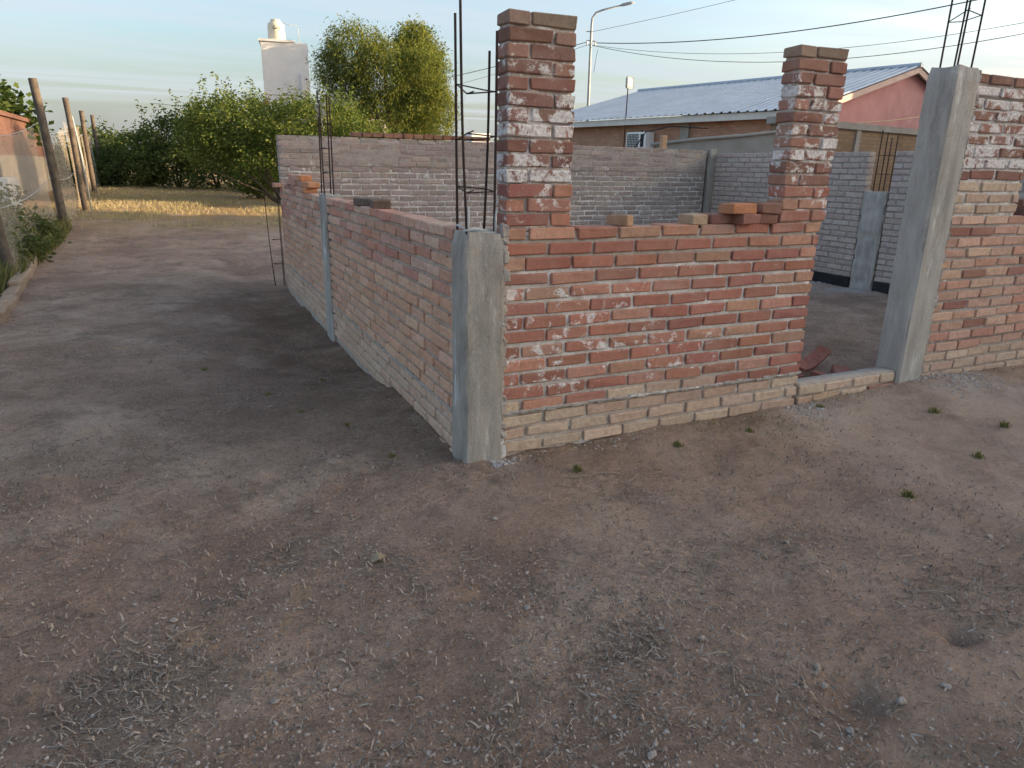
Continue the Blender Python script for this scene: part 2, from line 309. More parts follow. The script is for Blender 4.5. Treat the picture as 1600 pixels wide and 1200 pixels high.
# scraped hollows and small burrow holes
for hx, hy, hr, hd in ((.42,-1.92,.07,.06),(.95,-1.86,.045,.05),(.2,-1.45,.10,.02)):
    Z -= hd*np.exp(-((X-hx)**2+(Y-hy)**2)/hr**2)
nx, ny = X.shape; I = np.arange(nx*ny).reshape(nx,ny)
F = np.stack([I[:-1,:-1],I[1:,:-1],I[1:,1:],I[:-1,1:]],-1).reshape(-1,4)
def ground_mat():
    m, t, b = newmat('bare_dirt'); p = pos(t)
    c = mix(t, rng_(t, noise(t,1.3,7,.65), .38,.62), (0.266,0.179,0.133), (0.441,0.305,0.230))
    c = mix(t, rng_(t, noise(t,.75,6,.62,None,1.2), .50,.64,0,.5), c, (0.568,0.443,0.345))
    c = mix(t, rng_(t, noise(t,2.2,8,.75), .52,.62,0,.7), c, (0.205,0.154,0.121))
    c = mix(t, rng_(t, noise(t,16,7,.75), .50,.66,0,.55), c, (0.182,0.130,0.098))
    c = mix(t, rng_(t, noise(t,45,6,.75), .53,.68,0,.65), c, (0.545,0.407,0.319))
    c = mix(t, rng_(t, noise(t,110,4,.75), .53,.66,0,.75), c, (0.095,0.067,0.051))
    c = mix(t, rng_(t, noise(t,2.7,5,.6,None,.6), .64,.70,0,.5), c, (0.532,0.344,0.202))
    s = N(t,'ShaderNodeSeparateXYZ'); t.links.new(p, s.inputs[0])
    # dry yellow grass litter in the strip before the hedge
    f = math_(t,'MULTIPLY', rng_(t, s.outputs[1], 11,15), rng_(t, noise(t,1.7,5,.7), .34,.56))
    c = mix(t, f, c, (0.330,0.229,0.096))
    # paler patches, stronger towards the doorway, grey lime dust at the wall feet
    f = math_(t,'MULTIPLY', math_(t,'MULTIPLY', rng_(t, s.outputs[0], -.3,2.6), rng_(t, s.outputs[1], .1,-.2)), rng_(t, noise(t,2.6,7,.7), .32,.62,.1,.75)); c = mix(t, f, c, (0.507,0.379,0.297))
    for lx, ly, lr in ((3.6,-.22,.55),(.2,-.10,.16),(2.2,-.16,.3),(6.2,3.3,.8)):
        dd = N(t,'ShaderNodeVectorMath', operation='DISTANCE'); t.links.new(p, dd.inputs[0]); dd.inputs[1].default_value = (lx,ly,.03)
        f = math_(t,'MULTIPLY', rng_(t, dd.outputs['Value'], lr,lr*.2), rng_(t, noise(t,9,7,.75), .36,.62,0,.8)); c = mix(t, f, c, (0.507,0.435,0.394))
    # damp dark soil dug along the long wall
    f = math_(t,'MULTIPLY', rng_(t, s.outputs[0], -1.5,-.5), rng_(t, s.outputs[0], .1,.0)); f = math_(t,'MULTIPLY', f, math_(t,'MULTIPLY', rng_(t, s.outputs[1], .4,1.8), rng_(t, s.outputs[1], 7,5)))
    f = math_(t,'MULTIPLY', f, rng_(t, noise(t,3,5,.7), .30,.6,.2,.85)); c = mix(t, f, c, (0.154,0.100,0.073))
    t.links.new(c, b.inputs['Base Color']); b.inputs['Roughness'].default_value = .97; b.inputs['Specular IOR Level'].default_value = .1
    h = math_(t,'ADD', noise(t,70,8,.78), math_(t,'MULTIPLY', noise(t,24,5,.7), 1.6)); bump(t, b, h, 1.0, .02)
    return m
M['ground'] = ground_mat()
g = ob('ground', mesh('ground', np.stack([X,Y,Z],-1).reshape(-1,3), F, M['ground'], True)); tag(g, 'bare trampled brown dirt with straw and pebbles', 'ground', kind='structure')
# ------------------------------------------------------------------ bricks
RS = random.Random(5)
BL, BH, BD = .232, .053, .122
FULL = [mesh('brick', *bev(BL,BD,BH,.0045,.0032,RS), M['brick'], False) for _ in range(12)]
HALF = [mesh('brick', *bev(.105,BD,BH,.0045,.0032,RS), M['brick'], False) for _ in range(6)]
def jit(c, s=.14, rs=RS):
    k = 1+rs.uniform(-s,s); return tuple(max(.01, v*k*(1+rs.uniform(-s*.35,s*.35))) for v in c)
def brick(parent, x, y, z, L, col, white, name='brick', yaw=0, half=None, tilt=0):
    """one brick, outer face at local y, centre of its length at x, foot at z"""
    src = HALF if L < .15 else FULL; m = RS.choice(src); base = .105 if L < .15 else BL
    o = ob(name, m, parent, (x, y+BD/2, z+BH/2), None, (*col, white))
    o.rotation_euler = (RS.uniform(-.02,.02), tilt+RS.uniform(-.005,.005), yaw+RS.uniform(-.012,.012)); o.scale = (L/base, 1, 1+RS.uniform(-.04,.05))
    return o
PAL = {'red': [(.43,.19,.135),(.38,.165,.12),(.46,.225,.16),(.45,.25,.18),(.35,.15,.115),(.40,.175,.125)],
       'tan': [(.54,.41,.31),(.50,.37,.28),(.56,.43,.33),(.52,.37,.28)],
       'pink': [(.57,.35,.26),(.53,.315,.235),(.60,.385,.29),(.57,.375,.285),(.50,.27,.20)],
       'grey': [(.345,.30,.275),(.30,.26,.24),(.37,.315,.285),(.32,.275,.255)],
       'pale': [(.46,.40,.36),(.425,.365,.33),(.48,.415,.375)],
       'dark': [(.29,.145,.115),(.25,.125,.10),(.33,.17,.13),(.31,.175,.14),(.22,.115,.095)]}
def core(parent, x0, x1, y0, y1, z0, z1, col, white, amp=.004, name='mortar_core', step=.03, seed=0):
    """mortar body: a slab whose outer face is uneven; the top is lumpy"""
    nxn = max(2,int((x1-x0)/step)+1); nzn = max(2,int((z1-z0)/step)+1)
    gx, gz = np.meshgrid(np.linspace(x0,x1,nxn), np.linspace(z0,z1,nzn), indexing='ij')
    d = amp*(vnoise(gx*22+seed,gz*40,31)+.7*vnoise(gx*50,gz*70+seed,32))
    V = np.concatenate([np.stack([gx,y0+d,gz],-1).reshape(-1,3), np.stack([gx,y1-d,gz],-1).reshape(-1,3)])
    n = nxn*nzn; I = np.arange(n).reshape(nxn,nzn); f = np.stack([I[:-1,:-1],I[1:,:-1],I[1:,1:],I[:-1,1:]],-1).reshape(-1,4)
    Fc = [tuple(q) for q in f.tolist()]+[tuple(v+n for v in q[::-1]) for q in f.tolist()]
    rim = list(I[:,0])+list(I[-1,1:])+list(I[-2::-1,-1])+list(I[0,-2:0:-1])
    rim = [int(v) for v in rim]
    for a, b_ in zip(rim, rim[1:]+rim[:1]): Fc.append((b_, a, a+n, b_+n))
    o = ob(name, mesh(name, V, Fc, M['mortar'], True), parent, color=(*col,white)); return o
def courses(parent, x0, x1, z0, n, pitch, colf, whitef, y=0.0, joint=.017, cut=None, stagger=.5, rec=.009, skip=None, limit=None, ends='flush', stuffmat=None):
    """lay n courses between x0 and x1; colf/whitef take (course, x, z)"""
    cnt = 0; rest = []
    order = range(n-1,-1,-1)
    for k in order:
        z = z0+k*pitch; x = x0-(0 if k % 2 == 0 else (BL+joint)*stagger)+RS.uniform(-.012,.012)*(1 if k % 2 else 0)
        while x < x1-.02:
            L = BL+RS.uniform(-.010,.010); a, b_ = max(x,x0), min(x+L,x1); x += L+joint+RS.uniform(-.004,.004)
            if ends == 'tooth': a += RS.uniform(0,.006); b_ -= RS.uniform(-.004,.006)
            if b_-a < .03: continue
            if x1-b_ < .03+joint: b_ = x1-RS.uniform(0,.004)
            xc = (a+b_)/2
            if skip and skip(k,xc,z,a,b_): continue
            col, wh = colf(k,xc,z), whitef(k,xc,z)
            if limit is not None and cnt >= limit: rest.append((xc,z,b_-a)); continue
            brick(parent, xc, y+RS.uniform(-.003,.003), z+RS.uniform(-.002,.002), b_-a, col, wh); cnt += 1
    if rest:
        mb = MB()
        for xc, z, L in rest: mb.bbox(xc-L/2,xc+L/2,y,y+BD,z,z+BH,.007,.003,RS)
        s = mb.build('lower_bricks', M['brick_rest'], parent, color=(*stuffmat,.38)); s['kind'] = 'stuff'
    return cnt
MORT = (.29,.255,.225)
R90 = -math.pi/2
# --- front wall with window gap between two brick piers
FZ = .0
wall = empty('brick_wall', (.19,0,FZ), 'waist-high red brick wall between grey corner column and doorway, white lime bloom', 'wall')
def fcol(k,x,z):
    return jit(RS.choice(PAL['tan']),.08) if k < 3 else (jit(RS.choice(PAL['tan']+PAL['red']),.12) if k == 3 else jit(RS.choice(PAL['red']),.15))
def fwh(k,x,z):
    if k < 2: return .12
    if k < 4: return .30
    if k > 12: return RS.choice([.08,.15,.3])
    return max(.08,.36+.42*float(vnoise(np.array([x*2.1+4]),np.array([z*2.6]),88)[0])+RS.uniform(-.1,.16))
courses(wall, 0, 2.0, -.01, 16, .0706, fcol, fwh)
core(wall, .004,1.985,.0135,BD-.010,-.12,.36,(.50,.45,.40),.4,.005,seed=1); core(wall, .004,1.985,.014,BD-.010,.36,.92,(.60,.57,.535),.6,.005,seed=2); core(wall, .004,1.985,.013,BD-.010,.92,1.085,(.44,.395,.35),.3,.005,seed=3)
mb = MB()
for i in range(40):
    a = i*.05; mb.bbox(a,a+.058,-.004-RS.uniform(0,.008),.03,.195+RS.uniform(-.003,.003),.212+RS.uniform(-.003,.004),.004,.003,RS)
mb.build('mortar_ledge', M['mortar'], wall, color=(.37,.345,.31,.5))
def ragged(parent, x, z0, z1, y=-.004, col=(.36,.34,.315,.5)):
    mb = MB(); z = z0
    while z < z1:
        h = RS.uniform(.02,.06); w1 = RS.uniform(.008,.03); d = RS.uniform(.002,.014); mb.bbox(x-.012,x+w1,y-d,.03,z,z+h,.006,.006,RS); z += h-.004
    return mb.build('mortar_joint', M['mortar'], parent, color=col)
ragged(wall, 0, -.1, 1.08)
def pier(x0, label, x_w=.335, n=14, shade='mid', left_grey=False):
    p_ = empty('brick_pier', (x0,0,1.110), label, 'pier')
    pitch = .0645
    for k in range(n):
        z = k*pitch+.004; lng, sh = .222+RS.uniform(-.008,.006), None
        top = k == n-1; f = k/(n-1)
        w = [.1,.45,.75,.85,.6][min(4,int(f*5))] if k < n-2 else .0
        w = 0.0 if top else max(0,.88-abs(f-.45)*.75)
        if k == n-2: w = .05
        base = PAL['red'] if f < .22 else PAL['dark']
        if top: base = [(.27,.20,.155),(.25,.18,.14)]
        lean = RS.uniform(-.006,.006)
        s1 = x_w-lng-.016
        if k % 2: segs = ((0,s1),(s1+.016,x_w))
        else: segs = ((0,lng),(lng+.016,x_w))
        for a, b_ in segs:
            o = brick(p_, (a+b_)/2+lean, RS.uniform(-.004,.004), z, b_-a, jit(RS.choice(base),.14), min(1,w*RS.uniform(.55,1.2)))
    core(p_, .008,x_w-.009,.0145,BD-.012,-.02,n*pitch-.02,(.43,.39,.355),.6,.006,seed=x0*10)
    return p_
pier(.20, 'tall red brick pier beside the corner rebar cage, streaked white with lime')
pier(1.87, 'tall brick pier at the doorway end of the front wall, grey mortar smears', .345)
# --- low brick threshold in the doorway
th = empty('brick_threshold', (2.205,0,0), 'low two-course tan brick step across the doorway', 'threshold')
for k in range(2):
    x = 0 if k else -.0
    L = [.22,.235,.235,.13] if k else [.12,.235,.235,.235]
    for l in L:
        brick(th, x+l/2, RS.uniform(-.008,.004), -.012+k*.0706, l, jit(RS.choice(PAL['tan']+[(.36,.2,.14)]),.12), .15); x += l+.014
core(th, .002,.875,.008,BD-.006,-.14,.122,(.40,.35,.30),.25,.004,seed=8)
# --- right front wall, full height pier then a window gap
rw = empty('brick_wall', (3.325,0,.03), 'tall brick wall right of the doorway, whitewashed with lime above, tan at the foot', 'wall')
def rcol(k,x,z):
    if k < 3: return jit(RS.choice(PAL['tan']),.08)
    if z < 1.08: return jit(RS.choice(PAL['pink']+[(.33,.16,.12)]),.12)
    return jit(RS.choice(PAL['dark']+[(.30,.16,.12)]),.14)
def rwh(k,x,z):
    if k < 4: return .25
    if z < 1.0: return .25
    if z > 1.82: return .12
    if z < 1.12: return .15
    return RS.choice([.6,.72,.85,.95])
courses(rw, 0, 2.4, -.02, 16, .0706, rcol, rwh); courses(rw, 0, .68, -.02+16*.0706, 12, .0706, rcol, rwh, ends='tooth')
core(rw, .004,2.395,.0135,BD-.010,-.12,.24,(.42,.37,.325),.4,.005,seed=4); core(rw, .004,2.395,.014,BD-.010,.24,1.075,(.43,.395,.365),.4,.005,seed=5); core(rw, .004,.672,.013,BD-.010,1.075,1.80,(.48,.45,.42),.85,.005,seed=6); core(rw, .004,.672,.0135,BD-.010,1.80,1.925,(.38,.345,.32),.25,.005,seed=7)
ragged(rw, 0, -.1, 1.95)
# --- left wall, two panels split by a slim column  (local x runs towards -Y, local y into the wall)
def lcol(k,x,z):
    if k < 4: return jit(RS.choice([(.58,.41,.30),(.55,.37,.27),(.60,.43,.32)]),.06)
    if k > 11: return jit(RS.choice(PAL['pink']+[(.48,.23,.165),(.50,.26,.19)]),.10)
    return jit(RS.choice([(.60,.355,.24),(.56,.315,.21),(.62,.39,.27),(.58,.36,.25)]),.07)
def lwh(k,x,z): return RS.choice([.10,.16,.24,.3])
LZ = -.085
lw = empty('brick_wall', (0,3.205,LZ), 'pinkish brick wall panel between the corner column and the slim concrete column', 'wall', rotz=R90)
courses(lw, 0, 3.045, 0, 17, .0706, lcol, lwh)
core(lw, .004,3.04,.014,BD-.010,-.12,1.165,(.42,.36,.305),.2,.004,seed=12)
lw2 = empty('brick_wall', (0,6.18,LZ), 'pinkish brick wall panel from the slim concrete column to the rear corner', 'wall', rotz=R90)
courses(lw2, 0, 2.67, 0, 17, .0706, lcol, lwh)
core(lw2, .004,2.665,.014,BD-.010,-.12,1.165,(.44,.38,.325),.2,.004,seed=13)
for w_, L_ in ((lw,3.045),(lw2,2.67)):
    mb = MB(); a = 0
    while a < L_-.06:
        mb.bbox(a,a+.062,-.005-RS.uniform(0,.007),.03,.268+RS.uniform(-.003,.003),.284+RS.uniform(-.003,.003),.004,.003,RS); a += .052
    mb.build('mortar_ledge', M['mortar'], w_, color=(.35,.315,.28,.3))
# --- rear wall
bw = empty('brick_wall', (.02,6.2,-.05), 'long grey-brown rear brick wall smeared with cement, white joints below', 'wall')
def bcol(k,x,z): return jit(RS.choice(PAL['grey']),.12)
def bwh(k,x,z):
    if k > 20: return .06
    if 18 <= k <= 20: return RS.choice([.15,.3,.5])
    return RS.choice([.28,.36,.45])
def btop(k,x,z,a,b_): return False
courses(bw, 0, 6.5, 0, 25, .0706, bcol, bwh, limit=300, stuffmat=(.34,.295,.27))
core(bw, .004,6.495,.0085,BD-.008,-.1,1.38,(.46,.44,.43),.75,.004,seed=20,step=.04); core(bw, .004,6.495,.003,BD-.004,1.38,1.732,(.36,.325,.31),.25,.004,seed=21,step=.04)
# raised course of loose-laid bricks on the rear wall
for i in range(14):
    o = brick(bw, .95+i*.135+RS.uniform(-.008,.008), RS.uniform(-.006,.01), 25*.0706-.004, .118, jit(RS.choice([(.30,.14,.09),(.26,.13,.09),(.33,.18,.12)]),.12), 0)
# --- right inner wall
def iwall(y0, y1, label, zt, nc, lim=None):
    w_ = empty('brick_wall', (6.62,y1,.05), label, 'wall', rotz=R90); L_ = y1-y0
    courses(w_, 0, L_, .06, nc, .0706, lambda k,x,z: jit(RS.choice(PAL['pale']),.07), lambda k,x,z: .16, limit=lim, joint=.02, stuffmat=(.33,.275,.255))
    core(w_, .004,L_-.005,.0065,BD-.008,-.1,.06+nc*.0706-.035,(.30,.27,.26),.12,.003,seed=y0*3,step=.04)
    mb = MB(); mb.bbox(-.002,L_,-.012,.02,-.14,.055,.006,.004,RS); mb.build('bitumen_base', M['bitumen'], w_)
    return w_
iwall(3.34,6.12,'pale lilac-grey brick side wall between rear corner gap and the short concrete column', 1.65, 22, 290)
iwall(.30,2.98,'pale lilac-grey brick side wall between the short concrete column and the front', 1.65, 22, 290)
# ------------------------------------------------------------------ concrete columns
def column(name, label, x0,x1,y0,y1,z0,z1, mat, cham=.018, amp=.004, chamf_top=.02, seed=1, wav=0.0):
    """cast column: ring of points, many rings, noise on the faces, broken top"""
    nz = max(8,int((z1-z0)/.03)); ring = []
    def line(a, b_, n): return [(a[0]+(b_[0]-a[0])*i/n, a[1]+(b_[1]-a[1])*i/n) for i in range(n)]
    c = cham; P = [(x0+c,y0),(x1-c,y0),(x1,y0+c),(x1,y1-c),(x1-c,y1),(x0+c,y1),(x0,y1-c),(x0,y0+c)]
    for i in range(8):
        a, b_ = P[i], P[(i+1)%8]; ring += line(a, b_, 6 if i % 2 == 0 else 2)
    ring = np.array(ring); cx, cy = (x0+x1)/2, (y0+y1)/2; V = []; n = len(ring); dirs = ring-np.array([cx,cy]); ln = np.linalg.norm(dirs,axis=1,keepdims=True); dn = dirs/ln
    arc = np.arange(n)*.035
    for k in range(nz+1):
        z = z0+(z1-z0)*k/nz; d = amp*(vnoise(arc*20+seed*3, np.full(n,z*5.0), 41)+.9*vnoise(arc*60, np.full(n,z*26.0), 42+seed))
        d += wav*vnoise(arc*12+seed, np.full(n,z*14.0), 44)
        if k >= nz-1: d -= chamf_top*(.5 if k == nz-1 else 1)*.6
        r_ = ring+dn*d[:,None]; V += [(a[0],a[1],z+(0 if k < nz else .006*math.sin(i*.55+seed))) for i, a in enumerate(r_)]
    Fc = [(k*n+i, k*n+(i+1)%n, (k+1)*n+(i+1)%n, (k+1)*n+i) for k in range(nz) for i in range(n)]
    top = len(V); V.append((cx,cy,z1-.01)); Fc += [(nz*n+i, nz*n+(i+1)%n, top) for i in range(n)]; 
    V = [(v[0]-cx, v[1]-cy, v[2]-z0) for v in V]
    m_ = mesh(name, V, Fc, mat, True); m_.set_sharp_from_angle(angle=.42); o = ob(name, m_, None, (cx,cy,z0)); return tag(o, label, 'column')
column('concrete_column', 'thick grey concrete corner column, waist high, with rebar rising from its top', -.008,.192,-.024,.165,-.12,1.085, M['concrete'], .014, .004, .03, 1, .002)
column('concrete_column', 'tall pale concrete door column with white streak, leaning beside the whitewashed wall', 3.085,3.322,-.022,.17,-.10,1.995, M['concrete_pale'], .016, .004, .03, 2, .002)
column('concrete_column', 'slim concrete column set flush in the pinkish long wall', -.014,.125,3.215,3.50,-.25,1.125, M['concrete_pale'], .012, .003, .012, 3, .006)
column('concrete_column', 'short ragged concrete column in the pale side wall inside the room', 6.605,6.76,3.0,3.32,-.10,1.18, M['concrete_pale'], .012, .006, .012, 4, .014)
column('concrete_column', 'thin grey concrete column closing the rear corner of the room', 6.53,6.66,6.15,6.30,-.1,1.72, M['grey_plaster'], .012, .004, .012, 5, .004)
# ------------------------------------------------------------------ rebar
def cage(label, rods, stir, loc, r=.005, mat='rebar'):
    """rods: lists of points; stir: (z, [corner xy], tilt)"""
    c = empty('rebar_cage', loc, label, 'rebar')
    for P in rods: MB().tube(P, r, 6).build('rod', M[mat], c, True)
    for z, Q, tl in stir:
        pts = [(x,y,z+tl*(i-1.5)*.008) for i, (x,y) in enumerate(Q)]; pts = pts+[pts[0], (pts[0][0]+.035, pts[0][1]+.01, pts[0][2]+.012)]
        MB().tube(pts, .0032, 5).build('stirrup', M[mat], c, True)
    return c
def rod(x, y, z0, z1, bx=0, by=0, n=7):
    return [(x+bx*math.sin(3.1*t/(n-1))*.5+bx*(t/(n-1))**2, y+by*(t/(n-1))**2, z0+(z1-z0)*t/(n-1)) for t in range(n)]
Q = [(.022,.028),(.155,.028),(.155,.150),(.022,.150)]
cage('dark bent rebar cage rising from the corner column beside the brick pier',
     [rod(*Q[0],0,.96,-.028,.0), rod(*Q[3],0,.935,-.004,.004), rod(*Q[1],0,.86,.004), rod(*Q[2],0,.80,.022)],
     [(.21,Q,1),(.435,Q,-1),(.63,Q,2)], (0,0,1.06), .0058)
w_ = cage('grout-whitened stirrup and tie wires lying on the corner column top', [[(.0,.02,.022),(.06,.03,.03),(.16,.05,.016),(.175,.10,.015)], [(.015,.14,.04),(.05,.08,.02),(.10,.03,.014),(.16,.02,.012)], [(.158,.02,.0),(.160,.022,.09),(.166,.03,.125)], [(.026,.024,0),(.027,.025,.13)]], [], (0,0,1.072), .0055, 'wire_grouted')
w_.name = 'tie_wire'; w_['category'] = 'wire'
Q = [(.02,3.40-3.36),(.10,3.40-3.36),(.10,3.53-3.36),(.02,3.53-3.36)]
cage('slim straight rebar cage above the slim column of the long wall', [rod(*q,0,.78+.03*i,.004*i) for i, q in enumerate(Q)], [(.20,Q,0),(.40,Q,0),(.60,Q,0)], (0,3.36,1.10), .006)
Q = [(0,0),(.13,0),(.13,.11),(0,.11)]
cage('three tall rebar rods with a stirrup on the leaning door column', [rod(q[0],q[1],-.06,.62,.01) for q in Q[:3]]+[rod(.004,.11,-.06,.60,.0)], [(.27,Q,-2)], (3.14,.02,2.0), .0058)
Q = [(0,0),(.10,0),(.10,.14),(0,.14)]
cage('short rusty rebar starter bars in the gap above the short concrete column', [rod(q[0],q[1],-.05,.62+.03*i) for i, q in enumerate(Q)], [(.20,Q,0),(.42,Q,0)], (6.64,3.08,1.18), .007)
Q = [(0,0),(.115,0),(.115,.10),(.0,.05)]
cage('thin dark leaning rebar starter bars planted past the rear end of the long wall', [rod(0,0,-.06,1.08,-.045,.0), rod(.0,.05,-.06,1.10,-.04), rod(.115,.0,-.06,1.15), rod(.115,.10,-.06,1.12)], [(.22,Q,0),(.52,Q,0)], (-.125,6.30,-.06), .0042)
# coil of pale string on the left cage
mb = MB(); pts = []
for i in range(60):
    t = i*.55; pts.append((.03*math.cos(t)+.012*math.sin(i*1.3), .035*math.sin(t*.93), .05*math.sin(t*.31)+.02*math.cos(i*2.1)))
pts += [(.0,-.03,-.08),(.01,-.06,-.17)]
mb.tube(pts, .0028, 4); o = mb.build('string_coil', M['string'], None, True, (.03,3.42,1.80)); tag(o, 'tangle of pale string caught on the slim rebar cage', 'string')
# ------------------------------------------------------------------ loose bricks and rubble
def loose(loc, rz, col, label, L=1.0, group=None, rx=0, ry=0, H=1.0, name='loose_brick'):
    m = RS.choice(FULL if L > .5 else HALF); o = ob(name, m, None, (loc[0],loc[1],loc[2]+BH/2*H), None, (*col,.05)); o.scale = (L if L > .5 else L*BL/.105,.95,H); o.rotation_euler = (rx,ry,rz)
    return tag(o, label, 'brick', group)
FT = 1.104
loose((.86,.065,FT-.002),.5,(.40,.25,.16),'small brick stub alone on the front wall top',.27)
loose((1.315,.06,FT-.002),.06,(.42,.30,.20),'half tan brick alone on the front wall top beside the brick pile',.46)
loose((1.53,.085,FT-.002),-.05,(.24,.10,.08),'dark red brick at the bottom of the pile nearest the tan half brick')
loose((1.62,.012,FT-.002),.05,(.27,.12,.10),'dull purple-red half brick under the bright orange brick',.55)
loose((1.57,.015,FT+BH),.03,(.46,.18,.08),'bright orange brick on top of the pile on the front wall',.72)
loose((1.79,.085,FT-.002),1.35,(.22,.09,.06),'dark brown brick set crosswise at the bottom of the pile, by the pier',.9)
loose((1.80,.08,FT+BH),1.32,(.25,.10,.065),'dark brown brick set crosswise on another, with a pale orange end',.95)
LT = LZ+17*.0706-.0176
loose((.03,6.07,LT),.06,(.38,.22,.17),'dull brick laid crosswise, overhanging the rear end of the long wall')
ORD = ['first','second','third','fourth','fifth','sixth','seventh']
for row, n, y0, wd in ((0,7,4.22,'bottom'),(1,6,4.16,'middle'),(2,4,4.55,'top')):
    for i in range(n):
        c = (.56,.24,.11) if i == 0 else jit(RS.choice([(.46,.25,.18),(.40,.21,.16),(.50,.30,.23),(.30,.17,.14)]),.1)  # first brick of each row coloured orange to stand in for low sun
        loose((.06+RS.uniform(-.012,.012),y0+.115+i*.238,LT+row*(BH+.001)),R90+RS.uniform(-.06,.06),c,'%s brick from the slim column in the %s row stacked on the long wall' % (ORD[i],wd))
loose((.065,2.02,LT),R90+.35,(.085,.07,.06),'dark sooty brick lying on the long wall top',.9)
loose((.075,1.74,LT),R90-.15,(.13,.095,.075),'dark brown brick lying end to end with the sooty one',1.0)
MB().tube([(.0,0,.05),(.004,.01,.02),(.01,.05,.008),(.012,.12,.006),(.0,.2,.006)],.004,5).build('bent_wire',M['rebar'],None,True,(.03,2.24,LT-.002))
tag(bpy.data.objects['bent_wire'],'short bent iron wire hooked up on the long wall top','wire')
loose((4.20,.06,1.122),.1,(.16,.10,.085),'dark brick on the sill of the right-hand wall, lowest of its stack')
loose((4.22,.06,1.12+BH),-.15,(.20,.11,.09),'dark brick on the sill of the right-hand wall, top of its stack')
def tile(loc, rot, L, w, bend, label):
    mb = MB(); V = []; n = 8
    for i in range(n+1):
        t = i/n; x = (t-.5)*L
        for s_, dz in ((-1,0),(1,0),(1,.022),(-1,.022)):
            V.append((x, s_*w/2*(1-.15*abs(t-.5)), dz+bend*(4*(t-.5)**2)))
    Fc = [(i*4+a, (i+1)*4+a, (i+1)*4+(a+1)%4, i*4+(a+1)%4) for i in range(n) for a in range(4)]+[(3,2,1,0),(n*4,n*4+1,n*4+2,n*4+3)]
    mb.add(V,Fc); o = mb.build('broken_tile', M['red_tile'], None, False, loc); o.rotation_euler = rot; return tag(o, label, 'tile')
tile((2.86,.52,.055),(.35,-.12,.35),.46,.10,.045,'long curved broken red tile leaning on the rubble behind the threshold')
loose((2.78,.34,-.005),.5,(.24,.09,.07),'broken red brick half in the rubble behind the threshold, beside the door column',.5,None,.15,.1)
loose((2.95,.30,-.002),.9,(.25,.095,.075),'tilted dark red brick resting against the foot of the door column',.8,None,.1,-.25)
loose((2.62,.42,-.004),.1,(.21,.08,.065),'small dark red brick chip at the loose end of the rubble behind the threshold',.3,None,.2,.0)
# ------------------------------------------------------------------ foliage
def leaves(C, size, asp=.5, droop=.0, rs=rng, up_=.0):
    """one quad per row of C (n,3); size scalar or (n,)"""
    n = len(C); sz = np.broadcast_to(size,(n,))*rs.uniform(.6,1.35,n)
    d = rs.normal(size=(n,3)); d[:,2] = d[:,2]*.6-droop+up_; d /= np.linalg.norm(d,axis=1,keepdims=True)
    e = np.cross(d, rs.normal(size=(n,3))); e /= np.linalg.norm(e,axis=1,keepdims=True)+1e-9
    a = d*sz[:,None]; b = e*(sz*asp*.5)[:,None]; mid = C+a*.45
    V = np.stack([C, mid+b, C+a, mid-b],1).reshape(-1,3); F_ = np.arange(4*n).reshape(-1,4)
    return V, F_
def ellip(n, c, r, rs=rng, shell=.45):
    u = rs.normal(size=(n,3)); u /= np.linalg.norm(u,axis=1,keepdims=True); q = rs.uniform(shell**3,1,n)**(1/3)
    return np.array(c)+u*q[:,None]*np.array(r)
def clumps(lobes, per, nclump, cr, rs=rng, flat=.7):
    """leaf centres gathered in small clumps spread over the lobes"""
    P = []
    for c, r, w in lobes:
        k = max(3,int(nclump*w)); cc = ellip(k, c, r, rs)
        s = cr*rs.uniform(.5,1.4,k)
        for i in range(k):
            m_ = max(4,int(per*(s[i]/cr)**2)); q = rs.normal(size=(m_,3))*np.array([1,1,flat])*s[i]*.5; P.append(cc[i]+q)
    return np.concatenate(P)
def twigs(root, tips, r0, parent, mat='bark', name='trunk', sub=None, n=5, wob=.12):
    mb = MB()
    for tp in tips:
        a = np.array(root,float); b = np.array(tp[0] if isinstance(tp,tuple) and hasattr(tp[0],'__len__') else tp,float); L = np.linalg.norm(b-a); P = []
        for i in range(n+1):
            t = i/n; q = a+(b-a)*t; q = q+np.array([RS.uniform(-1,1),RS.uniform(-1,1),RS.uniform(0,1)*.6])*wob*L*math.sin(math.pi*t)*.5; P.append(tuple(q))
        mb.tube(P, [r0*(1-.85*i/n) for i in range(n+1)], 6)
    return mb.build(name, M[mat], parent, True)
def plant(name, label, cat, root, lobes, per, ncl, cr, leafsize, mat, tips, r0, group=None, asp=.5, droop=.2, strands=0, up_=0., flat=.7, extra=None):
    base = empty(name, root, label, cat, group); R0 = np.array(root)
    lob = [(np.array(c)-R0, r, w) for c, r, w in lobes]
    C = clumps(lob, per, ncl, cr, flat=flat)
    if strands:          # hanging sprays
        S0 = np.concatenate([ellip(int(strands*w), c, r, shell=.75) for c, r, w in lob]); k = 9; ln = rng.uniform(.35,1.1,len(S0))
        tt = np.linspace(0,1,k); off = rng.normal(size=(len(S0),2))*.18
        D = np.stack([S0[:,None,0]+off[:,None,0]*tt[None], S0[:,None,1]+off[:,None,1]*tt[None], S0[:,None,2]-ln[:,None]*tt[None]],-1).reshape(-1,3)
        C = np.concatenate([C, D+rng.normal(size=D.shape)*.03])
    if extra is not None: C = np.concatenate([C, extra-R0])
    gz = gbase(C[:,0]+R0[0], C[:,1]+R0[1])-R0[2]+.05; C = C[C[:,2] > gz]
    V, F_ = leaves(C, leafsize, asp, droop, rng, up_)
    ob('crown', mesh('crown', V, F_, M[mat]), base)
    twigs((0,0,-.1), [tuple(np.array(t)-R0) for t in tips], r0, base)
    return base
def gr(x, y, dz=0): return (x, y, G(x,y)+dz)
